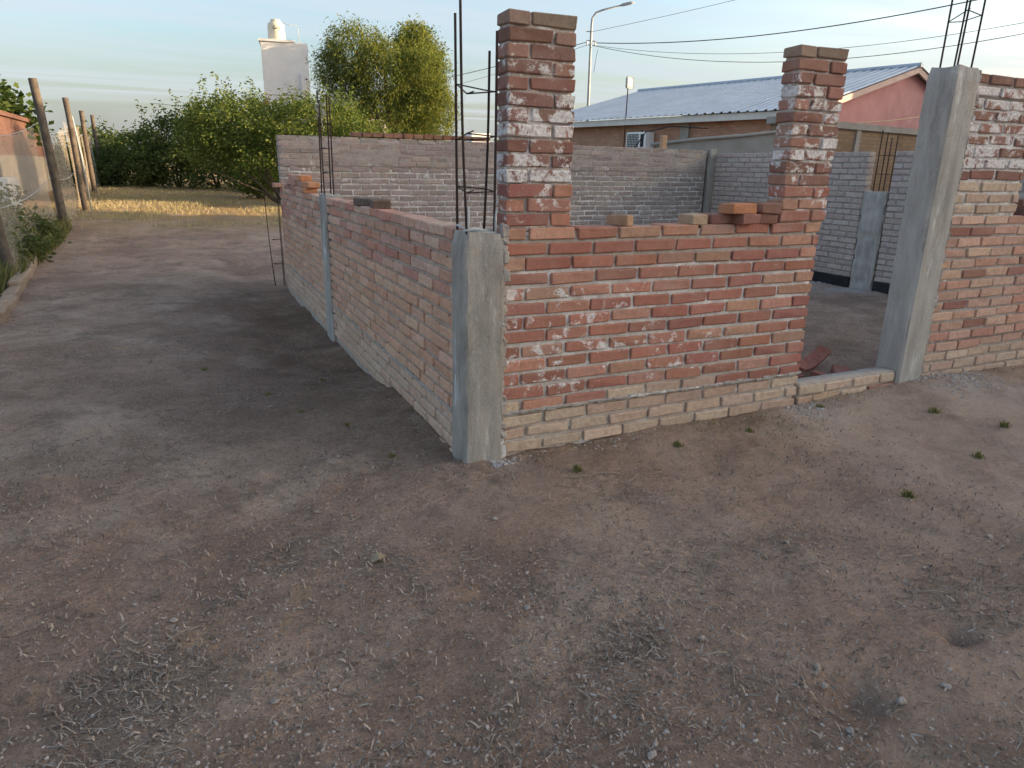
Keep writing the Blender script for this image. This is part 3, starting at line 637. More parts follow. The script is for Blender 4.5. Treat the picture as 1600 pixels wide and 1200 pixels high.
def sprigs(pts, n=26, L=.8, sp=.05):
    """upright whippy shoots"""
    P = []
    for x, y, z, l in pts:
        t = np.linspace(0,1,int(n*l/L)); P.append(np.stack([x+rng.normal()*.12*t+rng.normal(size=len(t))*sp*(1-t*.6), y+rng.normal(size=len(t))*sp, z+l*t],-1))
    return np.concatenate(P)
# big feathery tree
plant('pepper_tree', 'tall feathery drooping tree behind the rear wall, sunlit yellow-green on one side', 'tree', gr(8.1,30),
  [((6.7,30.2,6.15),(1.55,1.5,1.35),1.0),((7.9,30,5.4),(1.6,1.6,1.5),.9),((9.55,29.5,5.3),(1.1,1.3,1.45),.8),((9.9,29.3,3.9),(1.0,1.3,1.5),.8),((8.2,29.8,3.6),(1.9,1.6,1.4),1.1),((6.2,30.2,4.2),(1.1,1.2,.9),.4),((5.7,30.5,5.5),(.85,.9,.75),.35)],
  40, 120, .36, .16, 'leaf_pepper', [(6.6,30.2,6.2),(7.9,30,6.4),(9.4,29.6,5.8),(9.8,29.4,3.9),(6.0,30.4,4.8),(8.2,29.8,4.2)], .17, None, .22, .9, 620, extra=sprigs([(RS.uniform(5.4,10.4),30+RS.uniform(-.8,.8),RS.uniform(4.6,6.6),RS.uniform(.7,1.5)) for _ in range(46)], 30, 1.0, .10))
# bright acacia bush
plant('acacia_bush', 'spreading many-stemmed bush, yellow-green on top, in front of the white tower', 'bush', gr(1.55,17.2),
  [((.6,17.6,2.35),(1.5,1.2,.75),1.0),((2.3,17.0,2.35),(1.5,1.2,.75),1.0),((3.35,16.6,1.9),(.95,1.0,.65),.6),((-.1,17.8,1.9),(1.0,1,.75),.7),((1.3,17.2,1.7),(1.5,1,.6),.6)],
  36, 190, .24, .095, 'leaf_acacia', [(-.3,17.8,2.0),(.4,17.6,2.4),(1.2,17.2,2.7),(2.2,17.0,2.6),(2.9,16.8,2.2),(.9,17.4,1.6),(2.0,17.1,1.5),(-.2,17.4,1.2),(.3,17.9,2.2),(1.7,17.2,2.3),(2.6,16.7,1.9),(3.2,16.6,1.9)], .04, None, .4, .0, 0,
  extra=sprigs([(-.6+RS.uniform(0,4.2),17+RS.uniform(-.5,.6),2.7,RS.uniform(.3,.8)) for _ in range(34)], 34, .8, .05))
plant('low_bush', 'small sunlit bush with bare lower stems under the acacia bush', 'bush', gr(1.1,19.6), [((1.1,19.6,1.1),(.75,.7,.55),1),((1.35,19.5,.8),(.5,.5,.3),.4)], 40, 60, .26, .11, 'leaf_acacia',
  [(.6,19.6,1.2),(.85,19.6,1.4),(1.1,19.5,1.5),(1.35,19.5,1.4),(1.6,19.6,1.2)], .03, None, .4)
# dark hedge of shrubs across the end of the lane
for i,(x,y,h,w) in enumerate(((-4.3,27.6,1.35,1.0),(-3.2,26.9,1.5,1.1),(-2.1,25.8,1.9,1.2),(-1.0,24.8,2.6,1.25),(.2,24.2,3.0,1.3),(1.4,23.6,3.1,1.3),(2.6,23.2,3.0,1.3),(3.8,22.9,2.9,1.3))):
    z0 = G(x,y)
    plant('hedge_shrub', ['low dark shrub at the fence end of the hedge','second shrub from the fence in the dark hedge','third shrub from the fence in the dark hedge','fourth shrub from the fence in the dark hedge','fifth shrub from the fence in the dark hedge','sixth shrub from the fence in the dark hedge','seventh shrub from the fence in the dark hedge','last shrub of the dark hedge, behind the acacia bush'][i], 'shrub', (x,y,z0),
      [((x,y,z0+h*.62),(w*.85,.95,h*.36),1),((x-.3,y-.3,z0+h*.3),(w*.85,.9,h*.32),.9)], 36, 120, .28, .115, 'leaf_hedge',
      [(x-.5,y,z0+h*.75),(x+.1,y-.1,z0+h*.95),(x+.5,y+.1,z0+h*.8)], .045, 'hedge shrubs', .45, .1,
      extra=sprigs([(x+RS.uniform(-w,w),y+RS.uniform(-.4,.4),z0+h*.78,RS.uniform(.3,.85)) for _ in range(12)], 26, .8, .06))
# beyond the neighbour's wall on the left
plant('poplar_tree', 'pale yellow-green poplar tops behind the neighbour\'s red wall', 'tree', (-12.5,38,.5), [((-12.5,38,3.4),(1.0,1,1.9),1),((-11.3,38.5,3.1),(.8,.8,1.8),.7),((-10.2,38.4,2.9),(.7,.8,1.7),.6)], 40, 70, .38, .16, 'leaf_poplar', [(-12.5,38,4.6),(-11.3,38.4,4.2),(-10.2,38.4,4.0)], .09, None, .5)
plant('broadleaf_tree', 'dark broad-leaved tree top above the neighbour\'s red wall', 'tree', (-5.6,21,.4), [((-5.6,21,2.6),(.95,.9,.6),1),((-4.7,21.2,2.4),(.5,.6,.4),.4)], 26, 42, .30, .20, 'leaf_dark', [(-6.1,21,2.8),(-5.5,21,3.0),(-4.8,21.1,2.6)], .06, None, .6)
for i,(x,y) in enumerate(((13,60),(18,64),(7,66),(2,68),(-6,64),(-14,60),(24,58),(-22,58))):
    plant('distant_tree', 'hazy dark treetop far behind the houses and hedge', 'tree', (x,y,.55), [((x,y,2.4),(3.0,1.5,1.3),1)], 30, 70, .7, .36, 'leaf_hedge', [(x-.6,y,2.8),(x+.7,y,2.9)], .12, 'far trees', .5)
# ------------------------------------------------------------------ white tower with tank
T = empty('water_tower', (4.95,39.2,.5), 'plain white square water-tank tower rising behind the bushes', 'tower', rotz=-.16)
mb = MB(); mb.box(-1.15,1.18,-1.1,1.1,0,6.92); mb.build('wall', M['white_wall'], T)
MB().box(-1.24,.55,-1.18,1.15,6.92,7.03).build('roof_slab', M['white_wall'], T); MB().box(-1.155,1.185,-1.105,-1.09,4.33,4.37).build('band_line', M['grey_plaster'], T)
MB().box(.75,.93,-1.22,-1.1,2.5,5.45).build('pipe_chase', M['white_wall'], T); MB().box(.98,1.07,-1.115,-1.09,5.15,5.22).build('vent_hole', M['dark'], T)
tk = empty('water_tank', (4.55,38.9,7.53), 'cream round water tank with dark script mark on top of the white tower', 'tank')
MB().lathe([(.40,0),(.43,.05),(.43,.72),(.41,.82),(.33,.90),(.27,.93)],32).build('tank_body', M['tank'], tk, True); MB().lathe([(.26,.90),(.26,1.02),(.20,1.05),(.05,1.06)],24).build('lid', M['tank'], tk, True)
def on_tank(a, z): return (.436*math.sin(a), -.436*math.cos(a), z)
pts = [on_tank(-.32+.16*math.cos(t),.60+.07*math.sin(t)) for t in np.linspace(.9,5.6,12)]
MB().tube(pts,.014,5).build('script_mark', M['dark'], tk, True)
pts = [on_tank(-.28+i*.042,.575+.022*math.sin(i*1.9)+.002*i) for i in range(18)]
MB().tube(pts,.011,5).build('script_mark', M['dark'], tk, True)
MB().tube([(.25,0,.93),(.75,0,.86),(1.05,0,.84),(1.12,0,.8),(1.18,0,-.1)],.014,5).build('vent_pipe', M['metal_grey'], tk, True)
L_ = empty('low_shed', (3.35,38.6,.5), 'small dark tiled lean-to roof at the foot of the white tower', 'shed', rotz=-.16)
MB().add([(-1.0,-.8,3.1),(.5,-.8,3.95),(.5,.8,3.95),(-1.0,.8,3.1),(-1.0,-.8,3.2),(.5,-.8,4.05),(.5,.8,4.05),(-1.0,.8,3.2)],[(0,3,2,1),(4,5,6,7),(0,1,5,4),(1,2,6,5),(2,3,7,6),(3,0,4,7)]).build('roof', M['red_tile'], L_)
MB().box(-.8,.4,-.6,.6,0,3.15).build('wall', M['white_wall'], L_)
L_ = empty('flat_house', (9.0,41,.5), 'low pale house with green-edged flat roof between tower and feathery tree', 'house', rotz=-.16)
MB().box(-2.6,4,-2,2,0,3.55).build('wall', M['white_wall'], L_); MB().box(-2.75,4.1,-2.15,2.1,3.55,3.72).build('roof', M['leaf_dark'] and rough_mat('green_trim',(.03,.07,.05),(.05,.09,.06)), L_)
L_ = empty('distant_house', (21.0,52,.5), 'far low brick house with white parapet box seen between the rebars', 'house')
MB().box(-3,5,-2,2,0,2.6).build('wall', M['far_brick_r'], L_); MB().box(-3.1,5.1,-2.1,2.1,2.6,2.75).build('roof', M['grey_plaster'], L_); MB().box(-.4,1.2,-.6,.8,2.75,3.5).build('parapet', M['white_wall'], L_)
# ------------------------------------------------------------------ house behind on the right
HU = Vector((.2445,-.9697,0)).normalized(); HV = Vector((-HU.y,HU.x,0)); HA = Vector((10.86,21.5,0))
H = empty('house', tuple(HA), 'low house with long zinc sheet roof, brick side wall and pink gable', 'house', rotz=math.atan2(HU.y,HU.x))
# local: x along the eave towards the camera, y across towards the ridge
HL, HW, EZ, RZ = 10.9, 12.0, 2.95, 4.5
MB().box(.15,HL-.2,.35,.55,0,EZ-.12).build('brick_side_wall', M['far_brick'], H)
MB().add([(HL-.4,.4,0),(HL-.4,HW-.4,0),(HL-.4,HW-.4,EZ-.1),(HL-.4,HW/2,RZ-.12),(HL-.4,.4,EZ-.1),(HL-.2,.4,0),(HL-.2,HW-.4,0),(HL-.2,HW-.4,EZ-.1),(HL-.2,HW/2,RZ-.12),(HL-.2,.4,EZ-.1)],[(0,1,2,3,4),(9,8,7,6,5),(0,5,6,1),(1,6,7,2),(2,7,8,3),(3,8,9,4),(4,9,5,0)][0:0]+[(4,3,2,1,0),(5,6,7,8,9),(0,1,6,5),(1,2,7,6),(2,3,8,7),(3,4,9,8),(4,0,5,9)]).build('gable_wall', M['pink'], H)
MB().box(.15,.35,.56,HW-.4,0,EZ-.15).build('rear_wall', M['pink'], H); MB().box(.36,HL-.41,HW-.6,HW-.4,0,EZ-.15).build('far_wall', M['pink'], H)
MB().box(-.02,HL,.02,.06,EZ-.20,EZ-.02).build('eave_fascia', M['fascia'], H)
for s in (0,1):
    y0, y1 = (0,HW/2) if s == 0 else (HW,HW/2); d = .16
    V = [(HL+.02,y0,EZ-.03),(HL+.02,y1,RZ-.03),(HL+.02,y1,RZ-.03-d),(HL+.02,y0,EZ-.03-d),(HL-.03,y0,EZ-.03),(HL-.03,y1,RZ-.03),(HL-.03,y1,RZ-.03-d),(HL-.03,y0,EZ-.03-d)]
    Fq = [(3,2,1,0),(4,5,6,7),(0,1,5,4),(1,2,6,5),(2,3,7,6),(3,0,4,7)]
    MB().add(V, Fq if s == 0 else [f[::-1] for f in Fq]).build('gable_fascia', M['gable_trim'], H)
for s in (0,1):
    for k in range(10):                                  # ribbed sheets
        sw = (HL+.1)/10; V = []; prof = []
        for r_ in range(4):
            x = -.04+k*sw+r_*sw/4; prof += [(x,0),(x+sw*.10,0),(x+sw*.125,.035),(x+sw*.175,.035),(x+sw*.20,0)]
        prof.append((-.04+(k+1)*sw-.004,0)); n = len(prof)
        ya, yb = (-.06,HW/2) if s == 0 else (HW+.06,HW/2)
        for (yy,zz) in ((ya,EZ-.01),(yb,RZ)):
            for x, h in prof: V.append((x,yy,zz+h+(.004 if k % 2 else 0)))
        Fq = [(i,i+1,n+i+1,n+i) for i in range(n-1)]
        MB().add(V, Fq if s == 0 else [f[::-1] for f in Fq]).build('roof_sheet', M['zinc'], H)
MB().tube([(-.05,HW/2,RZ+.03),(HL+.06,HW/2,RZ+.03)],.07,8).build('ridge_cap', M['zinc'], H)
MB().box(6.75,7.05,.27,.36,0,EZ-.2).build('concrete_post', M['grey_plaster'], H); MB().box(.10,.16,.36,.9,2.15,2.72).build('side_trim', M['pink'], H)
MB().tube([(5.3,.22,2.6),(5.35,.24,2.3),(5.5,.24,1.8),(5.6,.24,1.6)],.02,5).build('pipe', M['dark'], H, True)
MB().tube([(HL-.25,1.5,3.05),(HL-.1,1.55,3.12),(HL-.08,1.65,3.0)],.06,8).build('pipe_elbow', rough_mat('blue_pipe',(.08,.2,.42),(.1,.24,.48),4,40,0,.5), H, True)
# air conditioner and antenna on the side wall
def hpt(x, y, z): return tuple(HA+HU*x+HV*y+Vector((0,0,z)))
hr = math.atan2(HU.y,HU.x)
ac = empty('air_conditioner', hpt(5.35,.15,2.0), 'boxy white air conditioner with square grille on the brick house wall', 'air conditioner', rotz=hr)
MB().bbox(-.40,.40,-.26,.16,0,.52,.015).build('casing', M['plastic_white'], ac)
for i in range(9): MB().box(-.34,.12,-.275,-.262,.05+i*.05,.066+i*.05).build('grille_slat', M['dark'], ac)
for i in range(8): MB().box(-.34+i*.063,-.328+i*.063,-.272,-.2605,.05,.466).build('grille_slat', M['dark'], ac)
MB().box(.20,.33,-.272,-.262,.08,.46).build('side_panel', M['dark'], ac)
an = empty('panel_antenna', hpt(4.75,.02,.30), 'square grey panel antenna on a thin mast by the brick house wall', 'antenna', rotz=.5)
MB().tube([(0,0,-.5),(.02,0,2.2),(.05,0,3.72)],.018,6).build('mast', M['rebar'], an, True)
MB().bbox(-.20,.24,-.09,-.03,3.52,3.86,.055).build('panel', M['metal_grey'], an); MB().bbox(-.02,.08,-.03,.03,3.6,3.72,.01).build('bracket', M['dark'], [c for c in an.children if c.name.startswith('panel')][0])
# annex, low rendered wall and post between house and building
AN = empty('brick_annex', (8.85,7.1,.18), 'low yellowish brick outbuilding with a small white-framed window below the pink gable', 'outbuilding', rotz=.18)
MB().box(0,1.28,0,.2,-.3,2.05).build('wall', M['far_brick_y'], AN); MB().box(1.28,1.50,0,.2,-.3,1.72).build('wall', M['far_brick_y'], AN); MB().box(1.28,1.50,0,.2,1.9-.3,2.05).build('wall', M['far_brick_y'], AN); MB().box(1.50,5.2,0,.2,-.3,2.05).build('wall', M['far_brick_y'], AN)
MB().box(-.06,5.3,-.05,.26,2.05,2.17).build('concrete_beam', M['grey_plaster'], AN); MB().box(2.52,2.68,-.03,.0,-.3,2.05).build('post', M['grey_plaster'], AN)
wn = MB(); wn.box(1.26,1.30,-.03,.05,1.70,1.92); wn.box(1.48,1.54,-.03,.05,1.70,1.92); wn.box(1.30,1.48,-.03,.05,1.89,1.93); wn.box(1.30,1.48,-.03,.05,1.69,1.72); WF = wn.build('window_frame', M['fascia'], AN)
MB().box(1.28,1.50,.10,.12,1.72,1.90).build('window_pane', M['dark'], WF); MB().box(5.0,5.2,.2,2.4,-.3,2.05).build('side_wall', M['far_brick_y'], AN)
LW = empty('rendered_wall', (6.9,8.1,0), 'low grey cement-rendered wall with sloping top behind the rear corner', 'wall', rotz=-.62)
MB().add([(0,0,0),(2.2,0,0),(2.2,.14,0),(0,.14,0),(0,0,1.82),(2.2,0,2.06),(2.2,.14,2.06),(0,.14,1.82)],[(0,3,2,1),(4,5,6,7),(0,1,5,4),(1,2,6,5),(2,3,7,6),(3,0,4,7)]).build('panel', M['grey_plaster'], LW)
MB().tube([(-.1,-.02,1.83),(.7,-.03,1.93),(1.5,-.02,2.0),(2.25,-.02,2.09)],.03,6).build('coping_pipe', M['grey_plaster'], LW, True)
MB().tube([(-.4,.0,1.75),(-.2,.03,2.05),(.25,.02,2.15),(.9,.05,2.12)],.012,5).build('cable', M['dark'], LW, True)
o = MB().bbox(-.045,.045,-.04,.04,0,2.02,.005).build('timber_post', M['plank_wood'], None, False, (6.05,6.75,-.1)); tag(o, 'pale sawn timber post standing behind the rear wall', 'post')
o = MB().tube([(0,0,0),(0,0,1.05)],.008,6).build('iron_rod', M['rebar'], None, True, (6.42,6.1,.55)); tag(o,'thin dark iron rod against the rear wall corner','rod')
# ------------------------------------------------------------------ street lamp and wires
LP = Vector((15.2,24.55,.4))
lp = empty('street_lamp', tuple(LP), 'tall street lamp with long bent arm behind the zinc roof', 'street lamp')
MB().tube([(0,0,0),(0,0,3),(-.02,0,6.6),(0,0,6.95),(.12,-.08,7.15),(.35,-.22,7.25),(1.0,-.62,7.42)],[.07,.065,.05,.045,.045,.042,.035],8).build('pole', M['metal_grey'], lp, True)
MB().tube([(.95,-.60,7.41),(1.05,-.66,7.44),(1.30,-.82,7.50),(1.42,-.90,7.51)],[.035,.065,.06,.02],8).build('lamp_head', M['metal_grey'], lp, True)
for z in (5.92,6.08): MB().box(-.22,.22,-.02,.02,z,z+.03).build('bracket', M['dark'], lp)
for x in (-.2,.2): MB().lathe([(.03,0),(.045,.03),(.03,.1),(.045,.14),(.02,.18)],8).build('insulator', M['plastic_white'], lp, True, (x,0,5.90))
MB().box(-.24,-.05,-.02,.02,6.42,6.45).build('bracket', M['dark'], lp)
def cable(a, b, sag, r, label, n=24):
    a, b = Vector(a), Vector(b); P = [a.lerp(b,i/n)-Vector((0,0,sag*4*(i/n)*(1-i/n))) for i in range(n+1)]
    o = MB().tube([tuple(p-a) for p in P], r, 5).build('power_cable', M['dark'], None, True, tuple(a)); return tag(o, label, 'cable')
pl = lambda dx,z: (LP.x+dx, LP.y, LP.z+z)
cable(pl(.0,6.44),(26.5,10.0,9.9),.25,0.0078,'thin single wire rising from the lamp top, highest of the wires')
cable(pl(.2,6.04),(21.2,8.4,6.55),.55,0.0169,'thick sagging twisted cable from the lamp crossing above the brick piers')
cable(pl(.2,5.94),(22.2,8.2,5.9),.75,0.0078,'thin wire sagging just under the thick twisted cable')
cable(pl(.2,5.92),(22.0,8.0,5.65),.95,0.0104,'lowest wire passing behind the door column rods')
cable(pl(-.2,6.04),(-2,60,5.6),1.1,0.0143,'thick cable leaving the lamp towards the feathery tree')
cable(pl(-.2,5.92),(-2,61,4.6),1.3,0.0078,'thin lower cable leaving the lamp towards the feathery tree')
cable(pl(.35,5.80),(LP.x+.2,LP.y,LP.z+4.9),-.12,.010,'short loose wire end dangling beside the lamp',8)
cable((13.9,10.2,2.55),(21.0,11.0,3.5),.1,.014,'dark service wire crossing the pink gable')
# ------------------------------------------------------------------ left boundary: posts, net, neighbour
def fpost(x, y, h, lean, r, label):
    z = G(x,y); P = [(lean*t*h+.01*math.sin(t*5+x*9), .015*math.sin(t*4+y), -.25+(h+.25)*t) for t in np.linspace(0,1,8)]
    mb = MB().tube(P,[r*(1.08-.12*i/7)*(1+.05*math.sin(i*2.3+y)) for i in range(8)],10); o = mb.build('fence_post', M['post_wood'], None, True, (x,y,z)); tag(o, label, 'post', 'round fence posts'); return (x,y,z,h,lean)
FP = [fpost(-2.98,7.0,2.3,-.10,.055,'round grey fence post leaning out at the near end of the mud kerb'),
      fpost(-3.02,12.2,2.55,-.055,.068,'thick tall round fence post leaning, standing in weeds'),
      fpost(-3.03,15.8,2.38,-.03,.06,'round fence post paired with a thin iron stake'),
      fpost(-3.40,22.3,2.35,-.005,.066,'upright round fence post at the sunlit end of the netting'),
      fpost(-3.48,26.5,2.38,0,.064,'dark fence post in front of the hedge')]
for x, y, h in ((-4.6,30,2.2),(-4.1,31,1.9)): fpost(x,y,h,.02,.06,'far thin fence post beyond the hedge end')
o = MB().tube([(0,0,-.2),(-.04,0,1.2),(-.10,0,2.0)],.016,6).build('iron_stake', M['metal_grey'], None, True, (-2.90,15.6,G(-2.90,15.6))); tag(o,'thin grey iron stake beside a fence post','stake')
def netpanel(a, b, h, label):
    n, k = 26, 14; V = []
    for i in range(n+1):
        t = i/n
        for j in range(k+1):
            s = j/k; x = a[0]+(b[0]-a[0])*t; y = a[1]+(b[1]-a[1])*t; z = a[2]+(b[2]-a[2])*t+.03; ln = a[4]+(b[4]-a[4])*t
            top = h-.14*math.sin(math.pi*t); zz = z+top*s
            w = .05*math.sin(9*t+3*s)+.035*math.sin(21*t+1.3*s+a[1])+.09*(1-s)**2*math.sin(5*t+a[1])
            V.append((x+ln*top*s+w*.6-.12, y+.02*math.sin(8*s), zz))
    Fn = [(i*(k+1)+j,(i+1)*(k+1)+j,(i+1)*(k+1)+j+1,i*(k+1)+j+1) for i in range(n) for j in range(k)]
    o = MB().add(V,Fn).build('shade_net', M['net'], None, True); return tag(o, label, 'netting', 'fence netting')
netpanel(FP[0],FP[1],1.75,'sagging see-through netting between the leaning near post and the thick tall post')
netpanel(FP[1],FP[2],1.75,'see-through netting from the thick tall post to the post with the iron stake')
netpanel(FP[2],FP[3],1.9,'sunlit billowing netting ending at the upright post')
netpanel(FP[3],FP[4],1.7,'netting between the upright post and the dark post at the hedge')
for zf, lab in ((.72,'upper slack fence wire strung along the posts'),(.36,'lower slack fence wire strung along the posts')):
    P = []
    for i in range(len(FP)-1):
        a, b = FP[i], FP[i+1]
        for t in np.linspace(0,1,7)[:-1]:
            za, zb = a[2]+a[3]*zf, b[2]+b[3]*zf; P.append((a[0]+a[4]*a[3]*zf+(b[0]+b[4]*b[3]*zf-a[0]-a[4]*a[3]*zf)*t-.07, a[1]+(b[1]-a[1])*t, za+(zb-za)*t-.10*math.sin(math.pi*t)))
    o = MB().tube(P,.006,4).build('fence_wire', M['metal_grey'], None, True); tag(o, lab, 'wire')
# mud kerb under the fence: separate lumps
kb = empty('kerb', (-2.85,5.2,0), 'low mud-coloured brick kerb along the foot of the fence', 'kerb')
y = 4.6; i = 0
while y < 10.6:
    L_ = RS.uniform(.42,.6); x = -2.80-.075*(y-5)+RS.uniform(-.015,.015); mb = MB().bbox(-.07,.07,-L_/2,L_/2,-.08,.10+RS.uniform(-.02,.015),.022,.012,RS)
    mb.build('kerb_block', M['kerb'], kb, False, (x+2.85,y+L_/2-5.2,G(x,y+L_/2)-.0), .075+RS.uniform(-.03,.03)); y += L_+.012
nb = empty('neighbour_house', (-4.6,16.4,.2), 'neighbour\'s red brick house with grey plastered base behind the fence', 'house')
MB().box(-9,0,0,7,0,1.25).build('plinth', rough_mat('dark_render',(.13,.125,.12),(.18,.17,.16),3,40,.4), nb); MB().box(-9,-.02,.02,6.98,1.25,2.12).build('wall', M['far_brick_r'], nb); MB().box(-9.05,.05,-.05,7.05,2.12,2.22).build('roof', M['far_brick_r'], nb)
wt = empty('white_trough', (-4.45,11.7,.0), 'low white plastered trough behind the fence among weeds', 'trough')
MB().box(-1.5,.75,0,.12,0,1.05).build('wall', M['white_wall'], wt); MB().box(.63,.75,.12,.9,0,1.05).build('wall', M['white_wall'], wt); MB().box(-1.5,.63,.78,.9,0,1.05).build('wall', M['white_wall'], wt); MB().box(-1.38,.63,.12,.78,0,.3).build('floor', M['white_wall'], wt)
# weeds along the fence
for i,(x,y,h,w) in enumerate(((-3.5,8.0,.7,.35),(-3.5,9.0,.95,.42),(-3.75,9.8,1.05,.5),(-3.2,10.2,.55,.35),(-4.0,8.6,1.0,.5),(-3.1,8.6,.4,.28),(-3.75,6.3,.55,.35),(-3.7,11.0,.9,.4))):
    z0 = G(x,y)
    plant('weed_bush', ['knee-high weed just past the leaning near post','tall leafy weed in the middle of the fence weeds','broad tall weed before the white trough','low weed at the foot of the thick tall post','tall weed behind the netting by the trough','smallest weed, at the end of the kerb','weed beside the kerb before the leaning near post','weed between the trough and the thick tall post'][i], 'weed', (x,y,z0), [((x,y,z0+h*.5),(w,w,h*.5),1)], 22, 40, .16, .085, 'leaf_weed', [(x-.15,y,z0+h*.8),(x+.12,y,z0+h*.9),(x,y-.1,z0+h)], .008, 'fence weeds', .45, .0)
# ------------------------------------------------------------------ grasses
def blades(cx, cy, n, h, spread, w=.006, lean=.5, wz=None):
    x = cx+rng.normal(size=n)*spread; y = cy+rng.normal(size=n)*spread; z = gbase(x,y)+grel(x,y)-.004
    a = rng.uniform(0,2*math.pi,n); L = h*rng.uniform(.4,1.2,n); ln = rng.uniform(.1,lean,n); dx, dy = np.cos(a)*ln*L, np.sin(a)*ln*L; px, py = -np.sin(a)*w/2, np.cos(a)*w/2
    B = np.stack([x,y,z],-1); Md = B+np.stack([dx*.4,dy*.4,L*.6],-1); Tp = B+np.stack([dx,dy,L*np.sqrt(np.clip(1-ln**2*.6,.1,1))],-1); P = np.stack([px,py,px*0],-1)
    V = np.stack([B-P,B+P,Md+P*.7,Tp,Md-P*.7],1).reshape(-1,3); i = np.arange(n)*5
    return V, np.stack([i,i+1,i+2,i+3,i+4],-1)
def tuft(x, y, n, h, sp, mat, label, group):
    V, F_ = blades(x,y,n,h,sp); z = G(x,y); o = ob('grass_tuft', mesh('grass_tuft', V-np.array([x,y,z]), F_, M[mat]), None, (x,y,z)); return tag(o, label, 'grass tuft', group)
TL = ['green grass tuft before the step end of the front wall','green tuft at the foot of the front wall below its middle','green tuft in the dirt before the door column','green tuft well out in the dirt before the lime crumbs','faded tuft in the dirt facing the doorway','small tuft by the wall foot midway to the corner','small tuft among twigs near the corner column','lone tuft in the open dirt before the front wall']
for i, (x, y) in enumerate(((2.28,-.12),(1.62,-.22),(2.9,-.42),(3.05,-.75),(2.5,-.95),(1.1,-.25),(.45,-.32),(1.75,-1.1))):
    tuft(x,y,int(rng.integers(40,90)),rng.uniform(.02,.042),.011,'grass_green',TL[i],'green tufts before the wall')
for i, (x, y) in enumerate(((-.30,.25),(-.42,.75),(-.62,1.05),(-.75,1.55),(-.35,1.9),(-1.1,2.4))):
    tuft(x,y,int(rng.integers(30,60)),rng.uniform(.018,.034),.011,'grass_green','faded grass tuft along the long wall, %s from the corner column' % ORD[i],'tufts along the long wall')
def scatter_grass(n, x0,x1,y0,y1,h,mat,name,label,w=.012, thr=-.2, sc=.9):
    x = rng.uniform(x0,x1,n*2); y = rng.uniform(y0,y1,n*2); k = vnoise(x*sc,y*sc,77)+.4*rng.normal(size=len(x))*.5 > thr; x = x[k][:n]; y = y[k][:n]; n = len(x)
    V, F_ = blades(0,0,n,h,0,w); z0 = gbase(np.zeros(1),np.zeros(1))+grel(np.zeros(1),np.zeros(1))-.004
    off = np.stack([x,y,gbase(x,y)+grel(x,y)-.004-z0],-1); V = V+np.repeat(off,5,0)
    return tag(ob(name, mesh(name, V, F_, M[mat])), label, 'grass', None, 'stuff')
scatter_grass(26000,-3.9,9,12.5,27,.10,'grass_dry','dry_grass','short dry yellow grass over the strip before the hedge',.016)
scatter_grass(3500,-3.7,-2.95,5.2,12.5,.28,'grass_green','fence_grass','rank grass growing along the fence kerb',.012,-.6)
# ------------------------------------------------------------------ loose stuff on the dirt
def samp(n, far=9.0, pw=1.0):
    """points on the ground in the area in front of the lens, denser nearby"""
    r = .9+(far-.9)*rng.uniform(0,1,n)**(1.6*pw); a = YAW+rng.uniform(-.85,.85,n); x = CAM.x+np.sin(a)*r; y = CAM.y+np.cos(a)*r
    bad = ((y > -.03) & (x > -.03) & (x < 2.2)) | ((x > 2.9) & (y > -.04) & (y < .25)) | ((x > -.03)&(x < .2)&(y > -.05)) | (x > 6.4) | (y > 9)
    return x[~bad], y[~bad]
def pebbles(n, lo, hi, name, label, mat, far=8.5, clump=True):
    x, y = samp(n, far)
    if clump: k = vnoise(x*1.6,y*1.6,51)+.5*vnoise(x*4,y*4,52)+rng.normal(size=len(x))*.35 > -.05; x, y = x[k], y[k]
    n = len(x); s = lo*(hi/lo)**(rng.uniform(0,1,n)**2.2); z = gbase(x,y)+grel(x,y)
    u = np.array([(1,0,0),(0,1,0),(-1,0,0),(0,-1,0),(.55,.55,.75),(-.6,.5,.7),(-.5,-.6,.75),(.6,-.5,.65)],float)
    Fp = [(0,1,4),(1,5,4),(1,2,5),(2,6,5),(2,3,6),(3,7,6),(3,0,7),(0,4,7),(4,5,6,7)]
    V = u[None]*(1+rng.uniform(-.3,.3,(n,8,1)))*np.array([1,.75,.7])*s[:,None,None]; a = rng.uniform(0,6.28,n); ca, sa = np.cos(a)[:,None], np.sin(a)[:,None]
    V = np.stack([V[...,0]*ca-V[...,1]*sa+x[:,None], V[...,0]*sa+V[...,1]*ca+y[:,None], V[...,2]+(z-s*.15)[:,None]],-1).reshape(-1,3)
    Fa = []
    for i in range(n):
        b = i*8; Fa += [tuple(q+b for q in f) for f in Fp]
    return tag(ob(name, mesh(name, V, Fa, M[mat])), label, 'gravel', None, 'stuff')
pebbles(70000,.0018,.0085,'gravel','fine gravel and clods strewn over the dirt','clods'); pebbles(350,.004,.011,'pale_gravel','paler scattered pebbles on the dirt','stone',6)
